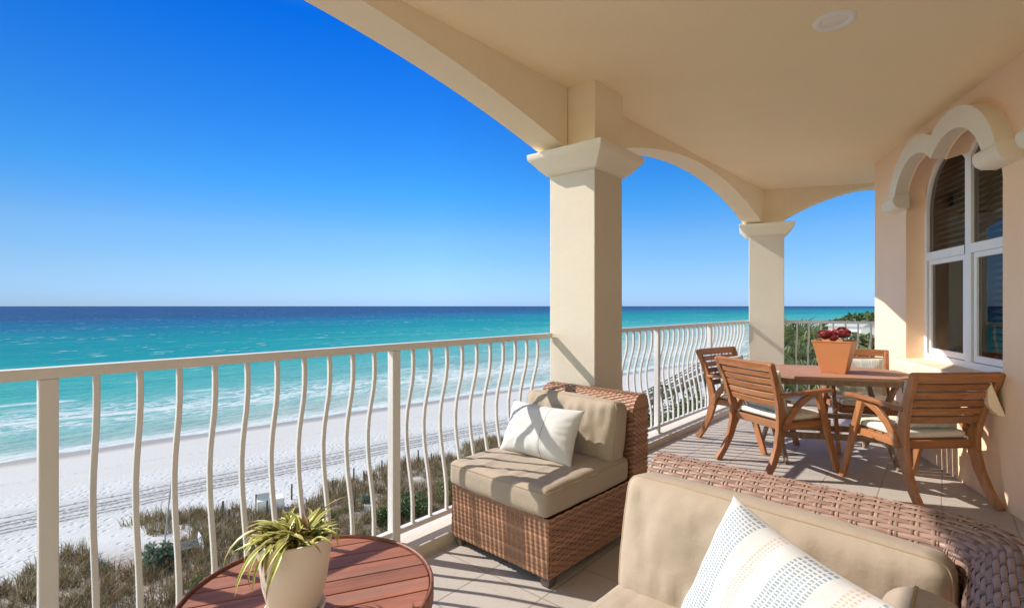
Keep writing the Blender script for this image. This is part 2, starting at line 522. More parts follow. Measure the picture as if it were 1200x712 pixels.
for c in WIN:
    S_ = [c - HALF + 2*HALF*i/(N-1) for i in range(N)]
    # add exact ends
    top0 = [w3(s, 0, max(ZC, lobe_top(s-c))) for s in S_]; up = [w3(s, 0, CEIL+.05) for s in S_]
    topd = [w3(s, DEP+.03, max(ZC, lobe_top(s-c)) + .055*min(1, (max(ZC, lobe_top(s-c))-ZC)/.15)) for s in S_]
    mb.strip(top0, up); mb.strip(topd, top0)
    wrect(c-HALF, c+HALF, -.2, SILL)
    for s, fl_ in ((c-HALF, 0), (c+HALF, 1)):
        mb.add([w3(s,0,SILL), w3(s,0,ZC), w3(s,DEP+.03,ZC), w3(s,DEP+.03,SILL)], [(0,1,2,3)])
    mb.add([w3(c-HALF,0,SILL), w3(c+HALF,0,SILL), w3(c+HALF,DEP+.03,SILL), w3(c-HALF,DEP+.03,SILL)], [(0,1,2,3)])
# return wall round the corner
mb.add([w3(0,0,-.2), w3(0,0,CEIL+.05), w3(0,5,CEIL+.05), w3(0,5,-.2)], [(0,1,2,3)])
mb.build('wall', M['peach'], wall)
mb = MB()
for s0, s1 in ((-0, 12),): pass
# lower storeys under the balcony
mb.prism([tuple(out1 + B1*.3 - K), tuple(W(12, 1) - K), tuple(W(0, 5) - K), tuple(far - v2(.3, .3) - K), tuple(r3a - K), tuple(out2 + B1*.3 - K)], -11.5, -.33)
mb.build('lower_storeys', M['peach'], wall)

def outline(c, inset, zb, side):
    """one window light: list of (s,z) from its jamb foot round the arch to the mullion foot"""
    cc = c + side*LOB
    r = RI - inset
    pts_ = [(cc + side*r, zb + inset)]
    x_end = side*(inset*.8)             # mullion side
    xm = c + side*(inset*.85 if inset else 0)
    a_end = math.acos(max(-1, min(1, (abs(xm-cc))/r)))
    for i in range(25):
        a = (PI - a_end)*i/24
        pts_.append((cc + side*r*math.cos(a), ZC + (r+.055)*math.sin(a)))
    pts_[-1] = (xm, pts_[-1][1])
    pts_.append((xm, zb + inset))
    return pts_
def glass_mat():
    t = NT('window_glass')
    nt = t.t
    tr = t.node('ShaderNodeBsdfTransparent'); tr.inputs[0].default_value = (.42, .42, .42, 1)
    gl = t.node('ShaderNodeBsdfGlossy'); gl.inputs['Roughness'].default_value = .015
    gl.inputs[0].default_value = (.9, .9, .9, 1)
    lw = t.node('ShaderNodeLayerWeight'); lw.inputs[0].default_value = .5
    frs = t.m('ADD', .04, t.m('MULTIPLY', .9, t.m('POWER', lw.outputs['Facing'], 5.0)))
    bp = t.node('ShaderNodeBump'); bp.inputs['Distance'].default_value = .01; bp.inputs['Strength'].default_value = .02
    t.put(bp.inputs['Height'], t.noise(t.pos(), 2.0, 1)); nt.links.new(bp.outputs[0], gl.inputs['Normal'])
    mx = t.node('ShaderNodeMixShader')
    t.put(mx.inputs[0], t.m('MULTIPLY', frs, .9, clamp=True)); nt.links.new(tr.outputs[0], mx.inputs[1]); nt.links.new(gl.outputs[0], mx.inputs[2])
    nt.links.new(mx.outputs[0], t.out.inputs[0])
    return t.mat
M['glass'] = glass_mat()
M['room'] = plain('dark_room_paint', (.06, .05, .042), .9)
M['blind'] = plain('blind_slat_paint', (.42, .38, .33), .6)
M['channel'] = plain('grey_sash_channel', (.42, .42, .40), .5)
for wi, c in enumerate(WIN):
    P0 = W3(c, 0, 0)
    wd = thing('window', None, None); wd.parent = wall
    if wi == 0: wd['label'] = 'double arched window with pale hood beside the table'
    else: wd['label'] = 'next arched window of which only the hood foot shows'
    def l3(s, d, z): return w3(s, d, z)
    # frames
    fr = MB()
    for sd_ in (-1, 1):
        for (i0, i1, d0, zb) in ((.0, .05, DEP-.01, SILL+.02),):
            A = outline(c, i0, zb, sd_); B = outline(c, i1, zb, sd_)
            A.append(A[0]); B.append(B[0])
            fr.strip([l3(s, d0, z) for s, z in A], [l3(s, d0, z) for s, z in B])
            fr.strip([l3(s, d0, z) for s, z in B], [l3(s, d0+.05, z) for s, z in B])
        zt = 1.745; cc = c + sd_*LOB
        x0, x1 = sorted((cc + sd_*(RI-.05), c + sd_*.0425))
        m_ = [l3(x0, DEP-.014, zt-.035), l3(x1, DEP-.014, zt-.035), l3(x1, DEP-.014, zt+.035), l3(x0, DEP-.014, zt+.035),
              l3(x0, DEP+.04, zt-.035), l3(x1, DEP+.04, zt-.035), l3(x1, DEP+.04, zt+.035), l3(x0, DEP+.04, zt+.035)]
        fr.add(m_, [(0,1,2,3),(0,4,5,1),(3,2,6,7)])
    fr.build('frame', M['white'], wd)
    # lower sashes
    for sd_ in (-1, 1):
        cc = c + sd_*LOB
        x0, x1 = sorted((cc + sd_*(RI-.05), c + sd_*.0425))
        x0 += .028; x1 -= .012
        z0, z1 = SILL+.075, 1.745-.037
        sm = MB()
        for (a, b_, zz0, zz1) in ((x0, x1, z0, z0+.05), (x0, x1, z1-.04, z1), (x0, x0+.036, z0+.05, z1-.04), (x1-.036, x1, z0+.05, z1-.04)):
            q = [l3(a, DEP-.002, zz0), l3(b_, DEP-.002, zz0), l3(b_, DEP-.002, zz1), l3(a, DEP-.002, zz1),
                 l3(a, DEP+.03, zz0), l3(b_, DEP+.03, zz0), l3(b_, DEP+.03, zz1), l3(a, DEP+.03, zz1)]
            sm.add(q, [(0,1,2,3),(0,4,5,1),(3,2,6,7),(0,3,7,4),(1,5,6,2)])
        sm.build('sash', M['white'], wd)
        ch = MB()
        ch.add([l3(x0-.03, DEP+.022, z0), l3(x0, DEP+.022, z0), l3(x0, DEP+.022, z1), l3(x0-.03, DEP+.022, z1)], [(0,1,2,3)])
        ch.build('sash_channel', M['channel'], wd)
        pm = MB()
        A = outline(c, .045, SILL+.02, sd_)
        pm.add([l3(s, DEP+.012, z) for s, z in A], [tuple(range(len(A)))])
        pm.build('pane', M['glass'], wd)
    # blinds
    bm_ = MB()
    for sd_, zt, zb in ((1, 2.50, .86), (-1, 2.50, 1.80)):
        z = zt
        while z > zb:
            a, b_ = (c + .06, c + .70) if sd_ > 0 else (c - .95, c - .02)
            bm_.add([l3(a, DEP+.10, z), l3(b_, DEP+.10, z), l3(b_, DEP+.14, z+.03), l3(a, DEP+.14, z+.03)], [(0,1,2,3)])
            z -= .05
    bm_.build('blind', M['blind'], wd)
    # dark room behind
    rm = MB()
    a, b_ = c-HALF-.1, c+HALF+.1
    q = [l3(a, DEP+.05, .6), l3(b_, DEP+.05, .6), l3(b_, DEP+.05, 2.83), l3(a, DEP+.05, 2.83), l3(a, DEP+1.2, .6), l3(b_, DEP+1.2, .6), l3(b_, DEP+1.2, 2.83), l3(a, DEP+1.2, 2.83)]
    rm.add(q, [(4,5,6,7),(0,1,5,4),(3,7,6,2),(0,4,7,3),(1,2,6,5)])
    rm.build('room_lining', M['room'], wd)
    # sill
    sm = MB()
    prof = [(DEP+.0, SILL+.022), (-.075, SILL+.012), (-.088, SILL-.004), (-.09, SILL-.03), (-.09, SILL-.09), (-.088, SILL-.125), (-.08, SILL-.15), (-.06, SILL-.175), (-.045, SILL-.185), (-.04, SILL-.20), (.0, SILL-.205)]
    sA, sB = c-HALF-.03, c+HALF+.03
    L_ = [l3(sA, d, z) for d, z in prof]; R_ = [l3(sB, d, z) for d, z in prof]
    # top part stays inside the opening
    L_[0] = l3(c-HALF, prof[0][0], prof[0][1]); R_[0] = l3(c+HALF, prof[0][0], prof[0][1])
    sm.strip(L_, R_)
    sm.add(L_[1:], [tuple(range(len(L_)-1))]); sm.add(R_[1:], [tuple(range(len(R_)-1))[::-1]])
    sm.build('sill', M['sill'], wd)
    # hood
    hm = MB(); P_ = .10
    zf = 2.29
    def arcs(r):
        a0 = PI - math.asin((zf-ZC)/r); a1_ = math.acos(LOB/r)
        out = [(c-LOB + r*math.cos(a0+(a1_-a0)*i/28), ZC + r*math.sin(a0+(a1_-a0)*i/28)) for i in range(29)]
        out += [(2*c-s, z) for s, z in out[::-1][1:]]
        return out
    Oo = arcs(RO); Ii = arcs(RI+.012)
    f = lambda pts_, d: [l3(s, d, z) for s, z in pts_]
    hm.strip(f(Ii, -P_), f(Oo, -P_)); hm.strip(f(Oo, -P_), f(Oo, .0)); hm.strip(f(Ii, .0), f(Ii, -P_))
    hd = hm.build('hood', M['trim'], wd, bevel=.006)
    for sd_ in (-1, 1):
        fm = MB()
        s0 = c + sd_*(LOB + RI - .075); s1 = c + sd_*(LOB + RO + .045)
        s0, s1 = min(s0, s1), max(s0, s1)
        pr = [(.0, zf+.03), (-.10, zf+.028), (-.12, zf+.015), (-.128, zf-.012), (-.125, zf-.04), (-.11, zf-.07), (-.08, zf-.09), (-.0, zf-.095)]
        A = [l3(s0, d, z) for d, z in pr]; B = [l3(s1, d, z) for d, z in pr]
        fm.strip(A, B); fm.add(A, [tuple(range(len(A)))]); fm.add(B, [tuple(range(len(B)))[::-1]])
        fm.build('hood_foot', M['trim'], wd, bevel=.02, seg=3)

# recessed ceiling lamp
cl = thing('ceiling_light', 'white round recessed downlight in the cream ceiling', 'ceiling light', (1.74, 2.716, CEIL))
mb = MB(); mb.lathe([(.062, .02), (.064, -.004), (.075, -.012), (.098, -.010), (.104, .002)], 40); mb.build('trim_ring', M['white_ins'], cl, smooth=True)
mb = MB(); mb.lathe([(.001, -.008), (.035, -.007), (.055, -.005), (.066, -.003)], 32); mb.build('lens', plain('frosted_lens', (.86, .82, .76), .4), cl, smooth=True)

# ------------------------------------------------------------------ railings
BF = [(0, 0), (.06, -.004), (.13, -.003), (.2, .007), (.28, .028), (.36, .047), (.44, .057), (.52, .056), (.60, .047), (.68, .032), (.76, .016), (.84, .004), (.9, .0), (1, 0)]
ZT, ZB_ = 1.105, .108
def railing(label, p0, p1, posts, nbal, skip, out):
    d = (p1-p0).normalized(); out = out.normalized(); rz = math.atan2(d.y, d.x)
    L = (p1-p0).length
    t = thing('railing', label, 'railing', (p0.x, p0.y, .08), rz, 'balcony railings')
    o_l = 1.0                          # outside is local +y when d x out > 0
    if d.x*out.y - d.y*out.x < 0: o_l = -1.0
    mb_ = MB(); mb_.box(0, L, -.026, .026, ZT-.08-.036, ZT-.08); mb_.build('top_rail', M['rail'], t, bevel=.005)
    mb_ = MB(); mb_.box(0, L, -.018, .018, ZB_-.08, ZB_-.08+.028); mb_.build('bottom_rail', M['rail'], t, bevel=.004)
    zt, zb = ZT-.08-.036, ZB_-.08+.028
    proto = MB()
    path = [(0, o_l*q, zt + (zb-zt)*f_) for f_, q in BF]
    proto.bar(path, .019, .019, side=(1, 0, 0))
    b0 = proto.build('baluster', M['rail'], t, bevel=.003, seg=1)
    ps = [(p - p0).dot(d) for p in posts]
    pm = MB(); pm.box(-.024, .024, -.024, .024, -.019, zt)
    pp = None
    for i, x in enumerate(ps):
        if i in skip: continue
        q = link(pp.copy(), t) if pp else pm.build('post', M['rail'], t, bevel=.004)
        pp = q
        q.location = (x, 0, 0)
    first = True
    xs = sorted(ps)
    spans = list(zip(xs[:-1], xs[1:]))
    spans = ([(2*xs[0]-xs[1] if xs[0] > .3 else None, xs[0])] if xs[0] > .3 else []) + spans
    if L - xs[-1] > .3: spans.append((xs[-1], xs[-1]*2-xs[-2]))
    for a, b_ in spans:
        for k in range(1, nbal+1):
            x = a + (b_-a)*k/(nbal+1)
            if x < .05 or x > L-.05: continue
            q = b0 if first else link(b0.copy(), t)
            first = False
            q.location = (x, 0, 0)
    return t
railing('long front railing with bellied balusters, left of the big column', RA(-1.43), RA(3.655), [RA(z) for z in (-1.42, -.414, .598, 1.61, 2.622)] + [RA(3.634)], 10, (5,), -B1)
railing('middle railing with bellied balusters between the two columns', RA(3.95), RB(6.94), [RA(3.97), RB(4.922), RB(5.92), RB(6.91)], 10, (0, 3), -B1)
r3s = v2(3.70, 6.86)
railing('short far railing behind the dining table and terracotta pot', r3s, r3s + r3d*3.0, [r3s + r3d*x for x in (.02, 1.72, 2.98)], 11, (0,), v2(.326, .945))

# ------------------------------------------------------------------ wicker furniture
RZ = math.atan2(-.683, .73)
AX = Vector((.683, .73, 0)).normalized(); BX = Vector((.73, -.683, 0)).normalized()
def AB(a, b, z=0): return AX*a + BX*b + Vector((0, 0, z))

def weave(Sf, ul, vl, pitch, period, amp, w, name, mat, parent, sub=4, stake=True, phase=None):
    """woven strands on the surface Sf(u,v)->(point, normal)"""
    V = []; F = []
    nv = max(1, int(round(vl/pitch))); pv = vl/nv
    nu = max(1, int(round(ul/period))); pu = ul/nu
    rg = random.Random(7)
    for i in range(nv):
        v = (i+.5)*pv
        ww = w*pv/2*rg.uniform(.9, 1.06)
        base = len(V); n = nu*sub+1
        for k in range(n):
            u = ul*k/(n-1)
            off = amp*math.cos(PI*u/pu + PI*i) if phase is None else amp*math.cos(2*PI*u/pu + phase*i)
            for q, e_ in ((-1, -.0010), (-.62, .0003), (.0, .0006), (.62, .0003), (1, -.0010)):
                vv = min(max(v + q*ww, 0), vl)
                p, nn = Sf(u, vv)
                V.append(p + nn*(off + e_))
        for k in range(n-1):
            for q in range(4):
                a = base + k*5 + q
                F.append((a, a+1, a+6, a+5))
    if stake:
        for j in range(nu+1):
            for du in (-.13, .13):
                u0 = min(max(j*pu + du*pu, 0), ul); hw = pu*.085
                base = len(V); n = nv*2+1
                for k in range(n):
                    v = vl*k/(n-1)
                    off = -max(amp, .0026)*math.cos(PI*j + PI*(v/pv-.5))
                    for q in (-1, 0, 1):
                        uu = min(max(u0+q*hw, 0), ul)
                        p, nn = Sf(uu, v)
                        V.append(p + nn*(off*.9 + (.0007 if q == 0 else -.0003)))
                for k in range(n-1):
                    for q in range(2):
                        a = base + k*3 + q
                        F.append((a, a+1, a+4, a+3))
    V = np.array([tuple(p) for p in V])
    return np_mesh(name, V, np.array(F), mat, parent, smooth=True)

def plane_S(o, du, dv, n):
    o = Vector(o); du = Vector(du).normalized(); dv = Vector(dv).normalized(); n = Vector(n)
    return lambda u, v: (o + du*u + dv*v, n)

def profile_S(prof, along):
    """prof: list of (point3, normal3) dense polyline; along: direction of u"""
    cum = [0]
    for a, b_ in zip(prof[:-1], prof[1:]): cum.append(cum[-1] + (b_[0]-a[0]).length)
    al = Vector(along)
    def f(u, v):
        v = min(max(v, 0), cum[-1])
        import bisect
        i = min(max(bisect.bisect_right(cum, v)-1, 0), len(prof)-2)
        t = (v-cum[i])/max(1e-9, cum[i+1]-cum[i])
        return prof[i][0].lerp(prof[i+1][0], t) + al*u, prof[i][1].lerp(prof[i+1][1], t).normalized()
    return f, cum[-1]

def back_profile(zin, ztop, zout, th, ri, ro, lean=0.0):
    """section of a wicker back in (d, z): d=0 inner face .. th outer face; returns list of (d,z,nd,nz)"""
    P_ = []
    for i in range(8): P_.append((0, zin + (ztop-ri-zin)*i/8, -1, 0))
    for i in range(9):
        a = PI - PI/2*i/8; P_.append((ri + ri*math.cos(a), ztop-ri + ri*math.sin(a), math.cos(a), math.sin(a)))
    for i in range(1, 5): P_.append((ri + (th-ri-ro)*i/5, ztop, 0, 1))
    for i in range(9):
        a = PI/2 - PI/2*i/8; P_.append((th-ro + ro*math.cos(a), ztop-ro + ro*math.sin(a), math.cos(a), math.sin(a)))
    for i in range(1, 9): P_.append((th, ztop-ro + (zout-ztop+ro)*i/8, 1, 0))
    return P_

# cushions -------------------------------------------------------------
def cushion(name, parent, sx, sy, sz, puff=.02, r=.045, seed=0, mat=None, res=.016, wr=.010, seam=True, sag=None):
    """soft box centred on its base centre, local z up"""
    hx, hy, hz = sx/2, sy/2, sz/2
    nx, ny, nz = max(6, int(sx/res)), max(6, int(sy/res)), max(5, int(sz/res))
    idx = {}; V = []; F = []
    def pt(i, j, k):
        key = (i, j, k)
        if key in idx: return idx[key]
        p = Vector((-hx + sx*i/nx, -hy + sy*j/ny, -hz + sz*k/nz))
        q = Vector((max(-hx+r, min(hx-r, p.x)), max(-hy+r, min(hy-r, p.y)), max(-hz+r, min(hz-r, p.z))))
        dlt = p - q
        nrm = dlt.normalized() if dlt.length > 1e-6 else Vector((0, 0, 0))
        p = q + nrm*r
        fx, fy, fz = 1-(p.x/hx)**2, 1-(p.y/hy)**2, 1-(p.z/hz)**2
        p.x += math.copysign(puff*.5, p.x)*max(fy, 0)*max(fz, 0)*abs(nrm.x)
        p.y += math.copysign(puff*.5, p.y)*max(fx, 0)*max(fz, 0)*abs(nrm.y)
        p.z += math.copysign(puff, p.z)*max(fx, 0)**.6*max(fy, 0)**.6*abs(nrm.z)
        s = Vector((seed*3.1, seed*1.7, 0))
        nz_ = noise.fractal(p*5.5 + s, .8, 2.2, 3)
        cr = noise.noise(Vector((p.x*26, p.y*8, p.z*26)) + s)
        edge = 1 - min(1, min(hx-abs(p.x), hy-abs(p.y), 9)/.16)
        p += nrm*(wr*nz_*(1-.75*max(0, edge)) + wr*1.05*cr*max(0, min(edge, 1-edge)*2.2))
        if sag: p.z -= sag*max(fx, 0)*max(fy, 0)*(p.z > 0)
        p.z += hz
        idx[key] = len(V); V.append(tuple(p)); return idx[key]
    def quad(a, b_, c_, d_): F.append((a, b_, c_, d_))
    for i in range(nx):
        for j in range(ny):
            quad(pt(i,j,nz), pt(i+1,j,nz), pt(i+1,j+1,nz), pt(i,j+1,nz))
            quad(pt(i,j,0), pt(i,j+1,0), pt(i+1,j+1,0), pt(i+1,j,0))
    for i in range(nx):
        for k in range(nz):
            quad(pt(i,0,k), pt(i+1,0,k), pt(i+1,0,k+1), pt(i,0,k+1))
            quad(pt(i,ny,k), pt(i,ny,k+1), pt(i+1,ny,k+1), pt(i+1,ny,k))
    for j in range(ny):
        for k in range(nz):
            quad(pt(0,j,k), pt(0,j,k+1), pt(0,j+1,k+1), pt(0,j+1,k))
            quad(pt(nx,j,k), pt(nx,j+1,k), pt(nx,j+1,k+1), pt(nx,j,k+1))
    o = np_mesh(name, np.array(V), np.array(F), mat or M['tan_fabric'], parent, smooth=True)
    if seam:
        k = nz - max(1, int(round(r*.55/ (sz/nz))))
        ring = [(i, 0) for i in range(nx)] + [(nx, j) for j in range(ny)] + [(i, ny) for i in range(nx, 0, -1)] + [(0, j) for j in range(ny, 0, -1)]
        path = [V[idx[(i, j, k)]] for i, j in ring]
        mb_ = MB(); mb_.tube(path, .0032, 6, closed=True); mb_.build('seam', M['tan_seam'], o, smooth=True)
    return o

def pillow(name, parent, w, h, t, mat, seed=0, n=40, wr=.006, pinch=.07):
    V = []; UV = []; F = []
    for side in (1, -1):
        for j in range(n+1):
            for i in range(n+1):
                x = -1 + 2*i/n; y = -1 + 2*j/n
                th = max(0, (1-abs(x)**3.2)*(1-abs(y)**3.2))**.62
                px = x*w/2*(1 - pinch*(1-y*y)); py = y*h/2*(1 - pinch*(1-x*x))
                p = Vector((px, py, side*(t/2*th + .002)))
                s = Vector((seed*2.3, side*5.0, seed))
                e_ = max(abs(x), abs(y))
                p.z += side*th*wr*1.6*noise.fractal(Vector((px*6, py*6, 0)) + s, .8, 2.1, 3)
                ang = math.atan2(y, x)
                p.z += side*wr*.9*noise.noise(Vector((math.cos(ang)*5, math.sin(ang)*5, e_*1.6)) + s)*max(0, min(1, (e_-.45)/.3))*min(1, (1-e_)/.06)
                V.append(tuple(p)); UV.append((i/n, j/n))
    o_ = (n+1)*(n+1)
    for j in range(n):
        for i in range(n):
            a = j*(n+1)+i
            F.append((a, a+1, a+n+2, a+n+1)); b_ = o_ + a
            F.append((b_, b_+n+1, b_+n+2, b_+1))
    # close the rim
    rim = [i for i in range(n)] + [j*(n+1)+n for j in range(n)] + [n*(n+1)+i for i in range(n, 0, -1)] + [j*(n+1) for j in range(n, 0, -1)]
    for k in range(len(rim)):
        a, b_ = rim[k], rim[(k+1) % len(rim)]
        F.append((a, o_+a, o_+b_, b_))
    return np_mesh(name, np.array(V), np.array(F), mat, parent, smooth=True, uv=np.array(UV))

def orient(o, center, ex, ey):
    """local x -> ex, local y -> ey (made orthogonal)"""
    ex = Vector(ex).normalized(); ey = Vector(ey); ey = (ey - ex*ey.dot(ex)).normalized(); ez = ex.cross(ey)
    m_ = Matrix((ex, ey, ez)).transposed().to_4x4(); m_.translation = Vector(center)
    o.matrix_world = m_
    o.location = m_.translation; o.rotation_euler = m_.to_euler()

# ---- armless wicker chair
CB0, CB1 = -2.125, -1.445        # across
CA0, CA1 = 1.79, 2.72            # front .. back
cb = (CB0+CB1)/2; cw = CB1-CB0
p = AB(CA0, cb)
wc = thing('wicker_chair', 'armless brown wicker lounge chair beside the railing', 'chair', (p.x, p.y, 0), RZ)
hw = cw/2
mb = MB(); mb.box(-hw+.012, hw-.012, .012, .80, .075, .315); mb.build('seat_core', M['wicker_core'], wc)
mbk = MB()
TH = .17; yb = .745
mbk.box(-hw+.012, hw-.012, yb+.014, yb+TH-.014, .08, .70, None); mbk.build('back_core', M['wicker_core'], wc, bevel=.05, seg=3)
weave(plane_S((-hw, 0, .05), (1,0,0), (0,0,1), (0,-1,0)), cw, .275, .0215, .031, .0034, 1.06, 'front_weave', M['wicker'], wc, sub=6, stake=False, phase=.35)
weave(plane_S((hw, 0, .05), (0,1,0), (0,0,1), (1,0,0)), .755, .275, .0135, .034, .0026, 1.08, 'side_weave', M['wicker'], wc, stake=False)
weave(plane_S((-hw, .755, .05), (0,-1,0), (0,0,1), (-1,0,0)), .755, .275, .0135, .034, .0026, 1.08, 'side_weave', M['wicker'], wc, stake=False)
bp = back_profile(.30, .79, .05, TH, .10, .05)
prof = [(Vector((-hw, yb + d + .03*max(0, (z-.3))*1.0, z)), Vector((0, nd, nz))) for d, z, nd, nz in bp]
Sf, vl = profile_S(prof, (1, 0, 0))
weave(Sf, cw, vl, .0135, .030, .0034, 1.05, 'back_weave', M['wicker'], wc, stake=False)
for sx, nm in ((hw, 1), (-hw, -1)):
    mb = MB(); mb.add([(sx - nm*.003, p_.y, p_.z) for p_, n_ in prof], [tuple(range(len(prof)))]); mb.build('end_cap', M['wicker'], wc)
    weave(plane_S((sx, yb if nm > 0 else yb+TH, .05), (0, nm, 0), (0, .03, 1), (nm, 0, 0)), TH, .66, .0135, .022, .0026, 1.08, 'back_side_weave', M['wicker'], wc, stake=False)
for sx in (-1, 1):
    for y0 in (.01, .84):
        mb = MB()
        x = sx*(hw-.035)
        mb.add([(x-.022,y0+.005,0),(x+.022,y0+.005,0),(x+.022,y0+.05,0),(x-.022,y0+.05,0),(x-.032,y0,.06),(x+.032,y0,.06),(x+.032,y0+.07,.06),(x-.032,y0+.07,.06)],
               [(0,3,2,1),(4,5,6,7),(0,1,5,4),(1,2,6,5),(2,3,7,6),(3,0,4,7)])
        mb.build('foot', M['dark_metal'], wc, bevel=.004)
# its cushions
t = tag(cushion('seat_cushion', None, cw+.005, .74, .135, .014, .032, 1, wr=.009), 'thick tan seat cushion on the armless wicker chair', 'cushion')
p = AB(CA0+.345, cb, .328); t.location = p; t.rotation_euler = (0, 0, RZ)
t = tag(cushion('back_cushion', None, cw-.03, .34, .15, .03, .04, 2, wr=.013), 'tan back cushion leaning in the armless wicker chair', 'cushion')
orient(t, AB(CA0+.715, cb, .585), BX, Vector((0,0,1))*.97 + AX*.17)
def white_pillow_mat():
    t = NT('white_pillow_cloth'); o = t.obj(); u = t.xyz(t.uvc())
    f = t.noise(o, 9, 4)
    c = t.mix(f, (.57, .56, .545), (.65, .64, .625))
    d = t.m('ABSOLUTE', t.m('SUBTRACT', u[0], .63))
    dash = t.m('GREATER_THAN', t.m('FRACT', t.m('MULTIPLY', u[1], 26.0)), .25)
    ln = t.m('MULTIPLY', t.m('LESS_THAN', d, .0035), dash)
    c = t.mix(ln, c, (.06, .055, .05))
    t.bump(t.m('SUBTRACT', t.noise(o, 400, 2), t.m('MULTIPLY', t.m('LESS_THAN', d, .008), 2.0)), .0015, .6)
    return t.fin(c, .85, .2)
wp = tag(pillow('throw_pillow', None, .50, .30, .15, white_pillow_mat(), 3), 'plain white oblong pillow with one stitched line on the wicker chair', 'pillow')
orient(wp, AB(2.155, -1.80, .605), BX*1.0 + AX*.03, Vector((0, 0, 1))*.9 + AX*.42)

# ---- wicker corner sofa
so_ = thing('wicker_sofa', 'brown wicker corner sofa in the foreground', 'sofa', (0, 0, 0), RZ)
SB0, SB1, SA1 = -.825, -.03, 1.535      # left end, inner side face, inner back face
STH = .155; A_END = .10
mb = MB(); mb.box(SB0+.01, SB1+.01, .80, SA1+.01, .07, .30); mb.build('seat_core', M['wicker_core'], so_)
weave(plane_S((SB0, SA1, .05), (0,-1,0), (0,0,1), (-1,0,0)), .74, .26, .0205, .03, .004, 1.1, 'side_weave', M['wicker'], so_, stake=False)
weave(plane_S((SB0, .80, .05), (1,0,0), (0,0,1), (0,-1,0)), SB1-SB0, .26, .0205, .03, .004, 1.1, 'front_weave', M['wicker'], so_, stake=False)
RC = .05
def sofa_S(inset=0.0):
    bp_ = back_profile(.26, .79, .05, STH, .10, .05)
    if inset: bp_ = [(d - nd*inset, z - nz*inset, nd, nz) for d, z, nd, nz in bp_]
    cum = [0]
    for a, b_ in zip(bp_[:-1], bp_[1:]): cum.append(cum[-1] + math.hypot(b_[0]-a[0], b_[1]-a[1]))
    L1 = (SB1-RC) - SB0; LC = PI/2*(RC+STH*.6); L2 = (SA1-RC) - A_END
    import bisect
    def f(u, v):
        v = min(max(v, 0), cum[-1]); i = min(max(bisect.bisect_right(cum, v)-1, 0), len(bp_)-2)
        t = (v-cum[i])/max(1e-9, cum[i+1]-cum[i])
        d, z, nd, nz = [bp_[i][k] + (bp_[i+1][k]-bp_[i][k])*t for k in range(4)]
        if u < L1: return Vector((SB0+u, SA1+d, z)), Vector((0, nd, nz))
        if u < L1+LC:
            a = PI/2 - PI/2*(u-L1)/LC
            cx, cy = SB1-RC, SA1-RC
            return Vector((cx+(RC+d)*math.cos(a), cy+(RC+d)*math.sin(a), z)), Vector((nd*math.cos(a), nd*math.sin(a), nz))
        w_ = u-L1-LC
        return Vector((SB1+d, SA1-RC-w_, z)), Vector((nd, 0, nz))
    return f, L1+LC+L2, cum[-1]
f_, ul, vl = sofa_S()
weave(f_, ul, vl, .0122, .041, .0015, .98, 'back_weave', M['wicker2'], so_, sub=6)
f2, ul2, vl2 = sofa_S(.007)
V = []; F = []
nu, nv = 70, 46
for i in range(nu+1):
    for j in range(nv+1):
        V.append(tuple(f2(ul2*i/nu, vl2*j/nv)[0]))
for i in range(nu):
    for j in range(nv):
        a = i*(nv+1)+j; F.append((a, a+1, a+nv+2, a+nv+1))
np_mesh('back_core', np.array(V), np.array(F), M['wicker_core'], so_, smooth=True)
mb = MB(); mb.add([tuple(f_(0.0, vl*k/60)[0] + Vector((.004, 0, 0))) for k in range(61)], [tuple(range(61))]); mb.build('end_cap', M['wicker2'], so_)
weave(plane_S((SB0-.001, SA1+STH, .05), (0,-1,0), (0,0,1), (-1,0,0)), STH, .65, .0125, .03, .0027, 1.05, 'end_weave', M['wicker2'], so_)
mb = MB(); mb.box(SB0+.005, SB0+.02, SA1+.05, SA1+STH-.02, .05, .74); mb.build('end_core', M['wicker_core'], so_)
for x, y in ((SB0+.04, .84), (SB0+.04, SA1+.09), (.07, SA1+.09), (.07, .2)):
    mb = MB(); mb.box(x-.03, x+.03, y-.03, y+.03, 0, .06); mb.build('foot', M['dark_metal'], so_, bevel=.005)
t = tag(cushion('seat_cushion', None, SB1-SB0-.0, .78, .145, .018, .045, 4), 'tan seat cushion at the left end of the foreground sofa', 'cushion')
t.location = AB(1.145, (SB0+SB1)/2-.004, .315); t.rotation_euler = (0, 0, RZ)
t = tag(cushion('back_cushion', None, .76, .36,   .155, .03, .038, 5, wr=.013), 'large tan back cushion along the foreground sofa back, behind the striped pillow', 'cushion')
orient(t, AB(1.50, -.43, .572), BX - Vector((0, 0, .028)), Vector((0,0,1))*.97 + AX*.17)
t = tag(cushion('side_cushion', None, .72, .34, .125, .03, .05, 6, wr=.008), 'tan side cushion in the right corner of the foreground sofa', 'cushion')
orient(t, AB(.855, -.028, .605), -AX, Vector((0,0,1))*.97 + BX*.15)

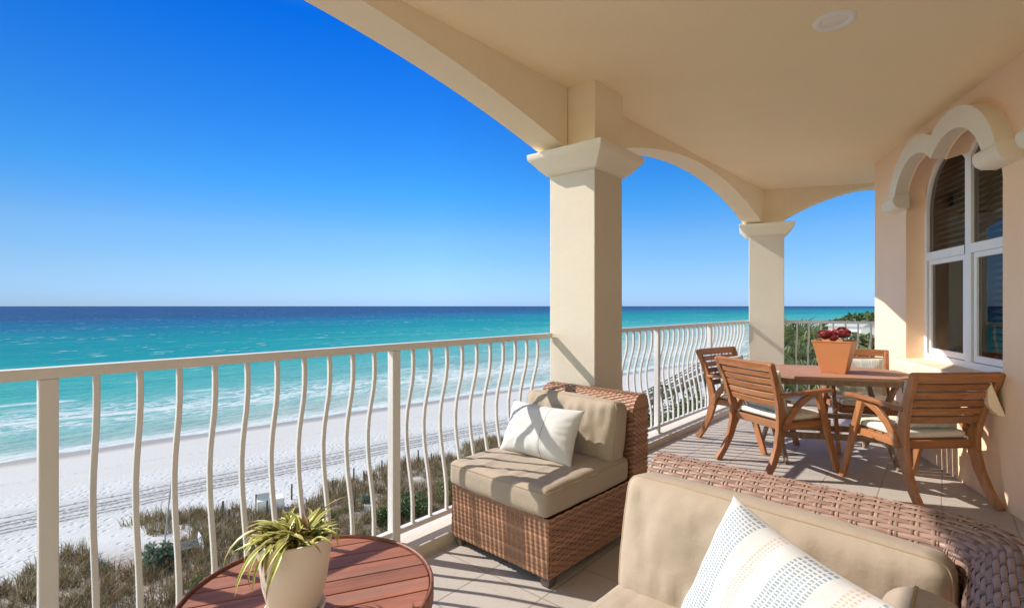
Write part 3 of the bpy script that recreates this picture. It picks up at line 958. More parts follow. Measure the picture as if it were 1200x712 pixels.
def stripe_mat():
    t = NT('striped_pillow_cloth'); u = t.xyz(t.uvc()); o = t.obj()
    x, y = u[0], u[1]
    wob = t.m('MULTIPLY', t.m('SUBTRACT', t.noise(o, 30, 2), .5), .009)
    x = t.m('ADD', x, wob)
    def band(a, b_): return t.m('MULTIPLY', t.m('GREATER_THAN', x, a), t.m('LESS_THAN', x, b_))
    def dashes(a, b_, cols, rows, fx=.62, fy=.5):
        fxn = t.m('LESS_THAN', t.m('FRACT', t.m('MULTIPLY', t.m('SUBTRACT', x, a), cols/(b_-a))), fx)
        fyn = t.m('LESS_THAN', t.m('FRACT', t.m('MULTIPLY', y, float(rows))), fy)
        return t.m('MULTIPLY', band(a, b_), t.m('MULTIPLY', fxn, fyn))
    wr = t.noise(o, 300, 2)
    wear = t.m('MULTIPLY', t.ss(wr, .15, .55), .85)
    c = t.mix(t.noise(o, 8, 3), (.49, .485, .475), (.56, .555, .545))
    blue = (.14, .22, .29); tan_ = (.50, .34, .23)
    for a, b_, cols in ((.09, .31, 7), (.56, .745, 7), (.93, 1.0, 3)):
        c = t.mix(t.m('MULTIPLY', dashes(a, b_, cols, 66, .74, .55), wear), c, blue)
    for a, b_, cols in ((.395, .46, 3), (.82, .885, 3)):
        c = t.mix(t.m('MULTIPLY', dashes(a, b_, cols, 66, .6, .6), wear), c, tan_)
    allb = dashes(.0, 1.0, 36, 62)
    t.bump(t.m('ADD', t.m('MULTIPLY', allb, .4), t.m('MULTIPLY', t.noise(o, 500, 2), .5)), .0015, .6)
    return t.fin(c, .88, .2)
sp = tag(pillow('striped_pillow', None, .43, .45, .17, stripe_mat(), 8, 56, .007, .06), 'white throw pillow with blue and tan dashed stripes on the foreground sofa', 'pillow')
e1 = Vector((.25, -.96, -.095)); e2 = Vector((-.406, -.047, -.913))
orient(sp, (.516, 1.048, .600), e1, -e2)

# ------------------------------------------------------------------ teak dining set
tp = Vector((2.74, 4.40, 0))
def dining_chair(label):
    t = thing('dining_chair', label, 'chair', group='slatted teak dining chairs round the table')
    def post_path(sx):
        return [(sx*.262, .175, 0), (sx*.258, .105, .10), (sx*.252, .05, .22), (sx*.248, .018, .34), (sx*.25, .012, .43), (sx*.258, .035, .55), (sx*.272, .082, .70), (sx*.288, .135, .83), (sx*.294, .152, .868)]
    for sx in (-1, 1):
        mb_ = MB(); mb_.bar(post_path(sx), .036, [.05, .052, .06, .072, .075, .062, .05, .045, .043], side=(1, 0, 0))
        mb_.build('rear_post', M['teak'], t, bevel=.006)
    def back_y(z): return np.interp(z, [.43, .55, .70, .83, .9], [.012, .035, .082, .135, .16])
    def back_x(z): return np.interp(z, [.43, .55, .70, .83, .9], [.25, .258, .272, .288, .296])
    zs = [(.845, .062), (.782, .046), (.726, .046), (.670, .046), (.614, .046), (.556, .050)]
    for i, (z, h_) in enumerate(zs):
        mb_ = MB(); x = back_x(z) - (.014 if i else -.012)
        n = 9; path = []
        for k in range(n):
            a = -1 + 2*k/(n-1)
            path.append((a*x, back_y(z) + .022*(1-a*a), z))
        mb_.bar(path, h_, .021 if i else .032, side=(0, .33, 1))
        mb_.build('top_bar' if i == 0 else 'back_slat', M['teakx'], t, bevel=.004)
    for ya, yb_, xx in ((-.005, .02, .235), (-.475, -.45, .245)):
        mb_ = MB(); mb_.box(-xx, xx, ya, yb_, .355, .41); mb_.build('seat_rail', M['teakx'], t, bevel=.004)
    for sx in (-1, 1):
        mb_ = MB(); mb_.box(sx*.245-.013, sx*.245+.013, -.47, .01, .357, .409); mb_.build('side_rail', M['teaky'], t, bevel=.004)
        # front leg slants forward from arm to floor
        mb_ = MB(); mb_.bar([(sx*.275, -.315, .635), (sx*.275, -.40, .36), (sx*.275, -.515, .0)], .03, .05, side=(1, 0, 0)); mb_.build('front_leg', M['teak'], t, bevel=.005)
        mb_ = MB(); mb_.bar([(sx*.275, .05, .622), (sx*.282, -.08, .632), (sx*.29, -.22, .643), (sx*.29, -.36, .648), (sx*.285, -.44, .645)], [.04, .046, .056, .06, .05], .026, side=(1, 0, 0)); mb_.build('arm', M['teaky'], t, bevel=.006)
        br = [(sx*.272, .0, .36), (sx*.272, -.03, .43), (sx*.272, -.09, .51), (sx*.272, -.17, .575), (sx*.272, -.26, .615), (sx*.272, -.33, .632)]
        mb_ = MB(); mb_.bar(br, .028, [.05, .052, .052, .05, .046, .04], side=(1, 0, 0)); mb_.build('arm_brace', M['teaky'], t, bevel=.005)
    for k in range(6):
        y = -.43 + k*.072
        mb_ = MB(); mb_.box(-.23, .23, y-.03, y+.03, .398, .414); mb_.build('seat_slat', M['teakx'], t, bevel=.003)
    return t
def facing(n):
    """rotation so that local -y looks along n"""
    return math.atan2(n[1], n[0]) + PI/2
# (rear rail centre, facing)
CH = [((2.835, 3.36), (-.06, 1.0), 'teak slatted dining chair nearest the house wall, its back towards the sofa'),
      ((1.985, 4.07), (.95, .29), 'teak slatted dining chair with half shaded back, left of the table'),
      ((2.16, 5.00), (.55, -.83), 'teak slatted dining chair beside the railing, behind another chair'),
      ((3.30, 4.83), (-.32, -.95), 'teak slatted dining chair behind the terracotta pot, back to the far railing')]
dc0 = dining_chair(CH[0][2])
seatc = cushion('chair_cushion', None, .46, .44, .05, .008, .02, 9, M['ivory_fabric'], .03, .005, False)
def chair_tie():
    for sx in (-1, 1):
        mb_ = MB(); mb_.bar([(sx*.2, .20, .03), (sx*.215, .235, .01), (sx*.22, .24, -.06)], .014, .003, side=(1, 0, 0)); mb_.build('tie', M['ivory_fabric'], seatc)
chair_tie()
def blue_stripe():
    t = NT('striped_chair_pillow_cloth'); u = t.xyz(t.uvc())
    n = t.noise(t.vec(t.m('MULTIPLY', u[0], 22.0), 0.0, 0.0), 1.0, 2, .7)
    c = t.ramp(n, [(.30, (.10, .16, .20)), (.40, (.60, .62, .58)), (.47, (.70, .66, .56)), (.53, (.28, .38, .40)), (.60, (.70, .69, .64)), (.68, (.42, .33, .22)), (.75, (.66, .66, .62))])
    t.bump(t.noise(t.obj(), 300, 2), .001, .5)
    return t.fin(c, .85, .2)
chairp = pillow('chair_pillow', None, .46, .37, .10, blue_stripe(), 11, 24)
who = ['on the dining chair nearest the house wall', 'on the half shaded dining chair left of the table', 'on the dining chair beside the railing', 'on the dining chair behind the terracotta pot']
for i, ((x, y), n, lab) in enumerate(CH):
    d = dc0 if i == 0 else copy_tree(dc0)
    d.location = (x, y, 0); d.rotation_euler = (0, 0, facing(n)); d['label'] = lab
    nn = Vector((n[0], n[1], 0)).normalized(); w_ = Vector((nn.y, -nn.x, 0))
    c_ = seatc if i == 0 else copy_tree(seatc)
    c_.location = Vector((x, y, .415)) + nn*.235; c_.rotation_euler = (0, 0, facing(n))
    tag(c_, 'ivory seat pad tied ' + who[i], 'cushion', 'ivory seat pads on the dining chairs')
    p_ = chairp if i == 0 else chairp.copy()
    if i: link(p_)
    orient(p_, Vector((x, y, .63)) + nn*.045, -w_, Vector((0, 0, 1))*.95 - nn*.27)
    tag(p_, 'blue and sand striped pillow ' + who[i], 'pillow', 'striped pillows on the dining chairs')

tb = thing('dining_table', 'weathered wooden dining table with octagonal top and crossed legs', 'table', tuple(tp), R(-14))
TZ = .735
mb = MB()
octo = [(-.62, -.20), (-.36, -.43), (.36, -.43), (.62, -.20), (.62, .20), (.36, .43), (-.36, .43), (-.62, .20)]
def clip_x(y):   # half length of the octagon at y
    a = abs(y)
    return .62 if a < .20 else .62 - (a-.20)/.23*.26
n = 10
for i in range(n):
    y0 = -.43 + .86*i/n + .003; y1 = -.43 + .86*(i+1)/n - .003
    mb.prism([(-clip_x(y0), y0), (clip_x(y0), y0), (clip_x(y1), y1), (-clip_x(y1), y1)] if abs(y0) > .2 or abs(y1) > .2 else [(-.62, y0), (.62, y0), (.62, y1), (-.62, y1)], TZ-.026, TZ)
mb.build('tabletop', M['table_top'], tb, bevel=.003)
mb = MB(); mb.box(-.48, .48, -.30, -.275, TZ-.085, TZ-.027); mb.box(-.48, .48, .275, .30, TZ-.085, TZ-.027); mb.box(-.50, -.475, -.30, .30, TZ-.085, TZ-.027); mb.box(.475, .50, -.30, .30, TZ-.085, TZ-.027)
mb.build('apron', M['grey_wood'], tb, bevel=.003)
for sx in (-1, 1):
    for q, dx in ((1, .0), (-1, .03)):
        mb = MB(); x = sx*(.43 - dx)
        mb.bar([(x, -q*.27, TZ-.04), (x, 0, TZ*.5), (x, q*.36, .0)], .026, .05, side=(1, 0, 0)); mb.build('leg', M['grey_wood'], tb, bevel=.004)
for y, z in ((.16, .20), (-.16, .20)):
    mb = MB(); mb.box(-.40, .40, y-.014, y+.014, z-.025, z+.025); mb.build('stretcher', M['grey_wood'], tb, bevel=.004)
mb = MB(); mb.box(-.41, .41, -.02, .02, TZ*.47-.02, TZ*.47+.02); mb.build('cross_bar', M['grey_wood'], tb, bevel=.004)

# terracotta pot with red succulent
pc = Vector((2.765, 4.31, TZ+.001))
pt_ = thing('terracotta_pot', 'square tapered terracotta pot standing on the dining table', 'plant pot', tuple(pc), RZ)
mb = MB()
def sq(r, z): return [(-r,-r,z),(r,-r,z),(r,r,z),(-r,r,z)]
rings = [sq(.088, 0), sq(.142, .262), sq(.146, .264), sq(.146, .272), sq(.134, .272), sq(.126, .225)]
vs = sum(rings, []); fs = [(3,2,1,0)]
for i in range(len(rings)-1):
    for k in range(4): fs.append((4*i+k, 4*i+(k+1)%4, 4*i+4+(k+1)%4, 4*i+4+k))
mb.add(vs, fs); mb.build('pot_body', M['terracotta'], pt_, bevel=.004)
mb = MB(); mb.add(sq(.129, .235), [(0,1,2,3)]); mb.build('soil', M['soil'], pt_)
def petal_mat():
    t = NT('red_succulent_leaf'); u = t.xyz(t.uvc())
    c = t.ramp(u[1], [(0, (.10, .12, .06)), (.35, (.30, .06, .06)), (.8, (.40, .055, .075)), (1, (.55, .20, .17))])
    c = t.mix(t.m('MULTIPLY', t.noise(t.obj(), 40, 2), .4), c, (.16, .03, .04))
    return t.fin(c, .4, .4)
M['petal'] = petal_mat()
def rosette(mb_, uv, c, r, tilt, rg):
    rot = Matrix.Rotation(tilt[0], 4, 'X') @ Matrix.Rotation(tilt[1], 4, 'Y')
    for layer, (nl, rad, el) in enumerate(((8, .92, .5), (8, .86, .85), (7, .74, 1.12), (5, .55, 1.35))):
        for k in range(nl):
            az = 2*PI*(k + layer*.43)/nl + rg.uniform(-.1, .1)
            L = r*rad*rg.uniform(.9, 1.08); n_ = 5; vs_ = []; uu = []
            for i in range(n_+1):
                t_ = i/n_
                el_ = el + .7*t_*t_*.6
                wd_ = r*.34*math.sin(PI*min(1, .18 + t_*.80))**.7 * (1 if t_ < .99 else .15)
                rr_ = L*t_*math.cos(el_); zz = L*t_*math.sin(el_)
                for q in (-1, 0, 1):
                    cup = .35*wd_*abs(q)
                    vs_.append(rot @ Vector((rr_*math.cos(az) - q*wd_*math.sin(az), rr_*math.sin(az) + q*wd_*math.cos(az), zz + cup)) + Vector(c))
                    uu.append((q*.5+.5, t_))
            fs_ = []
            for i in range(n_):
                for q in range(2):
                    a = i*3+q; fs_.append((a, a+1, a+4, a+3))
            mb_.add(vs_, fs_); uv += uu
rg = random.Random(4)
sc_ = thing('red_succulent', 'dark red rosette succulent growing in the terracotta pot', 'plant', (pc.x, pc.y, pc.z + .235), RZ)
for c, r, tl in (((-.055, -.035, .045), .10, (.35, -.2)), ((.055, -.02, .06), .105, (.3, .25)), ((.0, .05, .05), .10, (-.2, .0)), ((.0, -.06, .03), .07, (.4, .0))):
    mb = MB(); uv = []
    rosette(mb, uv, c, r, tl, rg); mb.uv = uv
    mb.build('rosette', M['petal'], sc_, smooth=True)

# ------------------------------------------------------------------ round plank side table and spider plant
RT = Vector((-.577, 1.447, 0)); RR = .348; RTZ = .48
rt = thing('side_table', 'round red plank side table with raised rim, under the potted spider plant', 'table', tuple(RT), R(21.5))
n = 9; wpl = 2*(RR-.012)/n
r0 = RR - .013
for i in range(n):
    y0 = -r0 + wpl*i + .0022; y1 = y0 + wpl - .0044
    pts = []
    ys = [y0 + (y1-y0)*k/8 for k in range(9)]
    pts = [(math.sqrt(max(0, r0*r0-y*y)), y) for y in ys] + [(-math.sqrt(max(0, r0*r0-y*y)), y) for y in ys[::-1]]
    mb = MB(); mb.prism(pts, RTZ-.022, RTZ); mb.build('plank', M['red_wood'], rt, bevel=.0025)
mb = MB(); mb.lathe([(RR-.011, RTZ-.04), (RR-.010, RTZ+.006), (RR-.007, RTZ+.009), (RR-.003, RTZ+.008), (RR, RTZ+.004), (RR, RTZ-.04), (RR-.011, RTZ-.04)], 96)
mb.build('rim', wood('dark_rim_wood', (.22, .085, .052), 0, .5), rt, smooth=False)
mb = MB(); mb.lathe([(.0, RTZ-.024), (r0-.004, RTZ-.024), (r0-.004, RTZ-.034), (0, RTZ-.034)], 64); mb.build('underside', M['dark_metal'], rt)
for k in range(4):
    a = PI/4 + k*PI/2
    mb = MB(); mb.bar([(.30*math.cos(a), .30*math.sin(a), RTZ-.03), (.25*math.cos(a), .25*math.sin(a), 0)], .04, .04); mb.build('leg', M['red_wood'], rt, bevel=.004)
PP = Vector((-.575, 1.335, RTZ+.001))
pp = thing('plant_pot', 'round cream pot with saucer on the round side table', 'plant pot', tuple(PP)); pp.scale = (.92, .92, 1.1)
mb = MB(); mb.lathe([(.0, .012), (.056, .012), (.070, .03), (.086, .08), (.096, .14), (.1005, .185), (.1035, .19), (.1035, .196), (.098, .198), (.094, .19), (.088, .15)], 56); mb.build('pot_body', M['potcream'], pp, smooth=True)
mb = MB(); mb.lathe([(.0, .0), (.070, .0), (.080, .012), (.084, .026), (.080, .027), (.074, .014), (0, .011)], 56); mb.build('saucer', M['potcream'], pp, smooth=True)
mb = MB(); mb.lathe([(.0, .172), (.05, .170), (.092, .165)], 32); mb.build('soil', M['soil'], pp)
def spider_mat():
    t = NT('spider_plant_leaf'); u = t.xyz(t.uvc())
    d = t.m('ABSOLUTE', t.m('SUBTRACT', u[0], .5))
    edge = t.ss(d, .16, .26)
    c = t.mix(edge, (.20, .25, .03), (.56, .53, .16))
    isl = t.node('ShaderNodeNewGeometry').outputs['Random Per Island']
    c = t.mix(t.m('MULTIPLY', t.ss(isl, .5, 1.0), .45), c, (.33, .36, .07))
    tipd = t.m('MULTIPLY', t.ss(u[1], .62, .98), t.ss(isl, .45, .6))
    c = t.mix(tipd, c, (.22, .10, .045))
    dead = t.m('GREATER_THAN', isl, .90)
    c = t.mix(t.m('MULTIPLY', dead, .85), c, (.20, .09, .05))
    return t.fin(c, .45, .4)
M['spider'] = spider_mat()
sp_ = thing('spider_plant', 'variegated spider plant with drooping yellow green leaves in the cream pot', 'plant', (PP.x, PP.y, PP.z+.19))
rg = random.Random(21)
mb = MB(); uv = []
for k in range(210):
    az = rg.uniform(0, 2*PI)
    if rg.random() < .3: az = rg.gauss(PI*1.0, .7)
    L = rg.uniform(.07, .15); el = rg.uniform(.6, 1.4); droop = rg.uniform(7, 15)*(.16/L)**.5; w_ = rg.uniform(.005, .0085)
    if k > 192: az, L, el, droop = rg.gauss(3.9, .6), rg.uniform(.14, .19), rg.uniform(.5, 1.1), rg.uniform(9, 14)
    if k == 0: az, L, el, droop, w_ = -.15, .19, 1.36, 4.5, .008
    if k == 1: az, L, el, droop, w_ = 3.5, .20, .95, 9.5, .008
    p_ = Vector((rg.uniform(-.035, .035), rg.uniform(-.035, .035), 0)); n_ = 9
    curl = rg.uniform(-1.2, 1.2)
    vs_ = []; uu = []
    for i in range(n_+1):
        t_ = i/n_
        a_ = az + curl*t_*t_
        e_ = el - droop*L*t_*1.15
        if i: p_ = p_ + Vector((math.cos(a_)*math.cos(e_), math.sin(a_)*math.cos(e_), math.sin(e_)))*(L/n_)
        rad_ = math.hypot(p_.x, p_.y)
        if rad_ < .109 and p_.z < .034 and rad_ > .078: p_.z = max(p_.z, .034)
        elif rad_ >= .109 and p_.z < .034 and rad_ < .117: p_ = Vector((p_.x*.117/rad_, p_.y*.117/rad_, p_.z))
        elif rad_ <= .078: p_.z = max(p_.z, .0)
        ww = w_*(min(1, .55+t_*2.2) if t_ < .5 else max(.06, 1-(t_-.5)**1.6*2.9))
        sd_ = Vector((-math.sin(a_), math.cos(a_), 0)); up_ = Vector((-math.cos(a_)*math.sin(e_), -math.sin(a_)*math.sin(e_), math.cos(e_)))
        for q in (-1, 0, 1): vs_.append(p_ + sd_*ww*q + up_*abs(q)*ww*.45); uu.append((q*.5+.5, t_))
    fs_ = []
    for i in range(n_):
        for q in range(2): a = i*3+q; fs_.append((a, a+1, a+4, a+3))
    mb.add(vs_, fs_); uv += uu
mb.uv = uv
mb.build('leaf_tuft', M['spider'], sp_, smooth=True)

# ------------------------------------------------------------------ beach, dune, sea
EP = Vector((.754, .657)); EN = Vector((-.657, .754))      # along the shore, towards the sea
def PQ(p, q): return (EP.x*p + EN.x*q, EP.y*p + EN.y*q)
def ground_z(p, q):
    n1 = noise.fractal(Vector((p*.09, q*.09, 3.1)), .8, 2.1, 3)
    n2 = noise.fractal(Vector((p*.55, q*.55, 9.7)), .8, 2.1, 2)
    if q < 31:
        h = np.interp(q, [-2000, 0, 14, 22, 27, 31], [-8.6, -8.6, -8.7, -8.9, -9.2, -9.42])
        k = np.interp(q, [22, 30], [1, .25])
        h += .38*n1*k + .12*n2*k
        if p > 25: h += min(2.5, (p-25)*.03)*np.interp(q, [10, 26], [1, 0])
    else:
        h = np.interp(q, [31, 38, 47, 50.6, 60, 90], [-9.42, -9.52, -9.62, -9.76, -10.1, -12.5])
        h += .03*n1 + .012*n2*np.interp(q, [34, 42], [1.6, .25]) + .02*noise.noise(Vector((p*.12, 5, 0)))
        if p > 25: pass
    return float(h)
pl = list(np.concatenate([[-30000, -5000, -900, -300, -140], np.arange(-90, 140, .9), [150, 170, 200, 260, 340, 500, 900, 2500, 8000, 30000]]))
ql = list(np.concatenate([[-30000, -3000, -500, -120, -40], np.arange(-20, 36, .55), np.arange(36, 62, .75), [66, 75, 90]]))
V = [(*PQ(p, q), ground_z(p, q)) for p in pl for q in ql]
nq = len(ql); F = []
for i in range(len(pl)-1):
    for j in range(nq-1):
        a = i*nq + j; F.append((a, a+nq, a+nq+1, a+1))
def sand_mat():
    t = NT('white_sand'); P = t.xyz(t.pos())
    p = t.m('ADD', t.m('MULTIPLY', P[0], EP.x), t.m('MULTIPLY', P[1], EP.y))
    q = t.m('ADD', t.m('MULTIPLY', P[0], EN.x), t.m('MULTIPLY', P[1], EN.y))
    pos = t.pos()
    wob = t.m('MULTIPLY', t.m('SUBTRACT', t.noise(t.vec(t.m('MULTIPLY', p, .05), 0.0, 0.0), 1.0, 3), .5), 2.4)
    qw = t.m('ADD', q, wob)
    fine = t.noise(pos, 6, 4, .6); mid = t.noise(pos, .9, 4, .6)
    base = t.mix(mid, (.42, .41, .39), (.525, .515, .49))
    # firm, slightly greyer sand near the water, wet strip at the edge
    firm = t.ss(qw, 38.5, 41.5)
    base = t.mix(t.m('MULTIPLY', firm, .75), base, t.mix(t.noise(t.mapv(t.vec(p, q, 0.0), (.04, .5, 1)), 1, 4), (.43, .405, .37), (.485, .46, .425)))
    wet = t.ss(qw, 47.6, 49.6)
    base = t.mix(wet, base, (.29, .25, .21))
    # drift line of weed
    dl = t.m('ABSOLUTE', t.m('SUBTRACT', qw, 43.4))
    base = t.mix(t.m('MULTIPLY', t.m('MULTIPLY', t.ss(dl, .35, .05), t.ss(t.noise(pos, 2.2, 4), .45, .62)), .5), base, (.34, .30, .25))
    # ruts left by vehicles, their shading put into the sand colour
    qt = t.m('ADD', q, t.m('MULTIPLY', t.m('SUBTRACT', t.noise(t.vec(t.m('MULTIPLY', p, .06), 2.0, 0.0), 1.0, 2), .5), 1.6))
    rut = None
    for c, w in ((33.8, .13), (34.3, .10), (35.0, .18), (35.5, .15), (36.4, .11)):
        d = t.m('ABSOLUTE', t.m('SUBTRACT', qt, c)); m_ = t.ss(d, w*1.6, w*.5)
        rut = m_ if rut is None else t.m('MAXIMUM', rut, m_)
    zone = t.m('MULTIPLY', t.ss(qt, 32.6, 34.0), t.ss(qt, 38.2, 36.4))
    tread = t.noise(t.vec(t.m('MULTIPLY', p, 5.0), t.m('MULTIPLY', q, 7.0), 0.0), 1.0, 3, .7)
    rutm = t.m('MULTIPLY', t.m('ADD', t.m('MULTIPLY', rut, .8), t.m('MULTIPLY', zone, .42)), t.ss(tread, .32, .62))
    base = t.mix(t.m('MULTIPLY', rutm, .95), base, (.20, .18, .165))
    # dune litter under the plants
    du = t.m('MULTIPLY', t.ss(q, 28.6, 25.2), t.ss(mid, .28, .5))
    base = t.mix(t.m('MULTIPLY', du, .85), base, (.21, .155, .10))
    foot = t.vor(pos, 2.6, 'Distance')
    dry = t.ss(qw, 42.0, 38.0)
    h = t.m('ADD', t.m('MULTIPLY', fine, .5), t.m('MULTIPLY', t.m('MULTIPLY', t.ss(foot, .12, .42), dry), .9))
    h = t.m('SUBTRACT', h, t.m('MULTIPLY', rut, 1.5))
    t.bump(h, .07, .8)
    return t.fin(base, t.mix(wet, (.95,)*3, (.45,)*3), .3)
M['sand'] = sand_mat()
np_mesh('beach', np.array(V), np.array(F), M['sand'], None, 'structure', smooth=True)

SEA = -9.76
def sea_mat():
    t = NT('sea_water'); P = t.xyz(t.pos())
    p = t.m('ADD', t.m('MULTIPLY', P[0], EP.x), t.m('MULTIPLY', P[1], EP.y))
    q = t.m('ADD', t.m('MULTIPLY', P[0], EN.x), t.m('MULTIPLY', P[1], EN.y))
    qe = t.m('MAXIMUM', t.m('SUBTRACT', q, t.m('MULTIPLY', t.m('MAXIMUM', p, 0.0), .42)), t.m('MULTIPLY', q, .5))
    n_ = t.noise(t.vec(t.m('MULTIPLY', p, .004), t.m('MULTIPLY', q, .011), 0.0), 1.0, 4, .6)
    n2 = t.noise(t.vec(t.m('MULTIPLY', p, .012), t.m('MULTIPLY', q, .07), 0.0), 1.0, 4, .6)
    q2 = t.m('ADD', qe, t.m('MULTIPLY', t.m('SUBTRACT', n_, .5), t.m('ADD', 20.0, t.m('MULTIPLY', t.m('MAXIMUM', qe, 0.0), .9))))
    f = t.m('DIVIDE', t.m('LOGARITHM', t.m('MAXIMUM', t.m('SUBTRACT', q2, 46.0), 1.0), 10.0), 4.0)   # 0..1 : 1 m .. 10 km from the shore
    kc = .92
    st = [(0.0, (.40, .46, .40)), (.20, (.30, .42, .37)), (.32, (.16, .37, .34)), (.42, (.045, .32, .295)), (.50, (.004, .235, .245)), (.57, (.0, .175, .225)), (.625, (.004, .105, .21)), (.68, (.012, .055, .155)), (.80, (.011, .045, .14)), (1.0, (.010, .040, .13))]
    c = t.ramp(f, [(p_, tuple(x*kc for x in c_)) for p_, c_ in st])
    c = t.mix(t.m('MULTIPLY', t.ss(n2, .5, .72), .38), c, (.012, .14, .18))
    c = t.mix(t.m('MULTIPLY', t.m('MULTIPLY', t.ss(n2, .5, .28), t.ss(f, .72, .5)), .30), c, (.08, .33, .31))
    n3 = t.noise(t.vec(t.m('MULTIPLY', p, .22), t.m('MULTIPLY', q, .5), 0.0), 1.0, 4, .65)
    c = t.mix(t.m('MULTIPLY', t.ss(n3, .48, .70), .30), c, (.006, .10, .14))
    # foam -----------------------------------------------------------
    pw = t.vec(t.m('MULTIPLY', p, .16), t.m('MULTIPLY', q, .42), 0.0)
    dn = t.noise(pw, 1.0, 6, .66, 1.1)
    lace = t.vor(t.vec(t.m('ADD', t.m('MULTIPLY', p, .55), t.m('MULTIPLY', dn, 3.0)), t.m('ADD', t.m('MULTIPLY', q, .85), t.m('MULTIPLY', dn, 4.0)), 0.0), 1.0, 'Distance', 'DISTANCE_TO_EDGE')
    wq = t.m('MULTIPLY', t.m('SUBTRACT', t.noise(t.vec(t.m('MULTIPLY', p, .035), 7.0, 0.0), 1.0, 4, .65), .5), 14.0)
    qf = t.m('ADD', q, wq)
    zone = t.m('MULTIPLY', t.ss(qf, 58.0, 64.0), t.ss(qf, 80.0, 68.0))
    foam = t.m('MULTIPLY', zone, t.m('MAXIMUM', t.ss(dn, .50, .63), t.m('MULTIPLY', t.ss(lace, .16, .02), t.ss(dn, .36, .5))))
    # breaking crests
    for c0, w, thr, sc in ((66.0, 1.0, .44, .03), (78.0, .9, .52, .025), (92.0, 1.0, .56, .02), (110.0, .9, .60, .018)):
        d = t.m('SUBTRACT', t.m('ADD', q, t.m('MULTIPLY', t.m('SUBTRACT', t.noise(t.vec(t.m('MULTIPLY', p, .03), c0, 0.0), 1.0, 3), .5), 9.0)), c0)
        ln = t.m('MULTIPLY', t.ss(d, -w, -w*.3), t.ss(d, w*2.0, w*.2))
        ln = t.m('MULTIPLY', ln, t.ss(t.noise(t.vec(t.m('MULTIPLY', p, sc*2.2), c0*.37, 0.0), 1.0, 3), thr, thr+.08))
        foam = t.m('MAXIMUM', foam, t.m('MULTIPLY', ln, t.ss(dn, .3, .5)))
    # swash at the edge
    wob = t.m('MULTIPLY', t.m('SUBTRACT', t.noise(t.vec(t.m('MULTIPLY', p, .06), 1.0, 0.0), 1.0, 4), .5), 3.0)
    qs = t.m('ADD', q, wob)
    sw = t.m('MULTIPLY', t.ss(qs, 54.2, 51.6), t.ss(dn, .30, .45))
    foam = t.m('MAXIMUM', foam, t.m('MULTIPLY', sw, .9))
    # scattered whitecaps far out
    wc_ = t.noise(t.vec(t.m('MULTIPLY', p, .16), t.m('MULTIPLY', q, .30), 0.0), 1.0, 3, .6)
    gate = t.noise(t.vec(t.m('MULTIPLY', p, .015), t.m('MULTIPLY', q, .02), 4.0), 1.0, 2)
    caps = t.m('MULTIPLY', t.ss(wc_, .61, .67), t.m('MULTIPLY', t.ss(gate, .42, .6), t.ss(q, 85.0, 110.0)))
    foam = t.m('MAXIMUM', foam, t.m('MULTIPLY', caps, .75))
    c = t.mix(t.m('MULTIPLY', foam, .88), c, (.52, .54, .54))
    # surface
    far_ = t.ss(q, 60.0, 500.0)
    w1 = t.noise(t.vec(t.m('MULTIPLY', p, .25), t.m('MULTIPLY', q, .75), 0.0), 1.0, 4, .6)
    w2 = t.noise(t.vec(t.m('MULTIPLY', p, 1.1), t.m('MULTIPLY', q, 2.3), 0.0), 1.0, 3, .6)
    h = t.m('ADD', t.m('MULTIPLY', w1, 1.2), t.m('MULTIPLY', w2, .35))
    bp_ = t.node('ShaderNodeBump'); bp_.inputs['Distance'].default_value = .55; bp_.inputs['Strength'].default_value = .9
    t.put(bp_.inputs['Height'], h)
    df = t.node('ShaderNodeBsdfDiffuse'); t.put(df.inputs[0], c); t.t.links.new(bp_.outputs[0], df.inputs['Normal'])
    gl = t.node('ShaderNodeBsdfGlossy'); gl.inputs['Roughness'].default_value = .16; t.t.links.new(bp_.outputs[0], gl.inputs['Normal'])
    fr = t.node('ShaderNodeFresnel'); fr.inputs[0].default_value = 1.33; t.t.links.new(bp_.outputs[0], fr.inputs['Normal'])
    k = t.m('MULTIPLY', t.m('MULTIPLY', t.m('MINIMUM', fr.outputs[0], .16), t.m('SUBTRACT', 1.0, foam)), 1.0)
    mx = t.node('ShaderNodeMixShader'); t.put(mx.inputs[0], k); t.t.links.new(df.outputs[0], mx.inputs[1]); t.t.links.new(gl.outputs[0], mx.inputs[2])
    t.t.links.new(mx.outputs[0], t.out.inputs[0])
    return t.mat
M['sea'] = sea_mat()
pl = [-60000, -8000, -1500, -400, -150, 0, 150, 400, 1000, 3000, 10000, 60000]
ql = [47, 60, 90, 200, 600, 2000, 8000, 60000]
V = [(*PQ(p, q), SEA) for p in pl for q in ql]; nq = len(ql); F = []
for i in range(len(pl)-1):
    for j in range(nq-1):
        a = i*nq+j; F.append((a, a+nq, a+nq+1, a+1))
np_mesh('sea', np.array(V), np.array(F), M['sea'], None, 'structure')

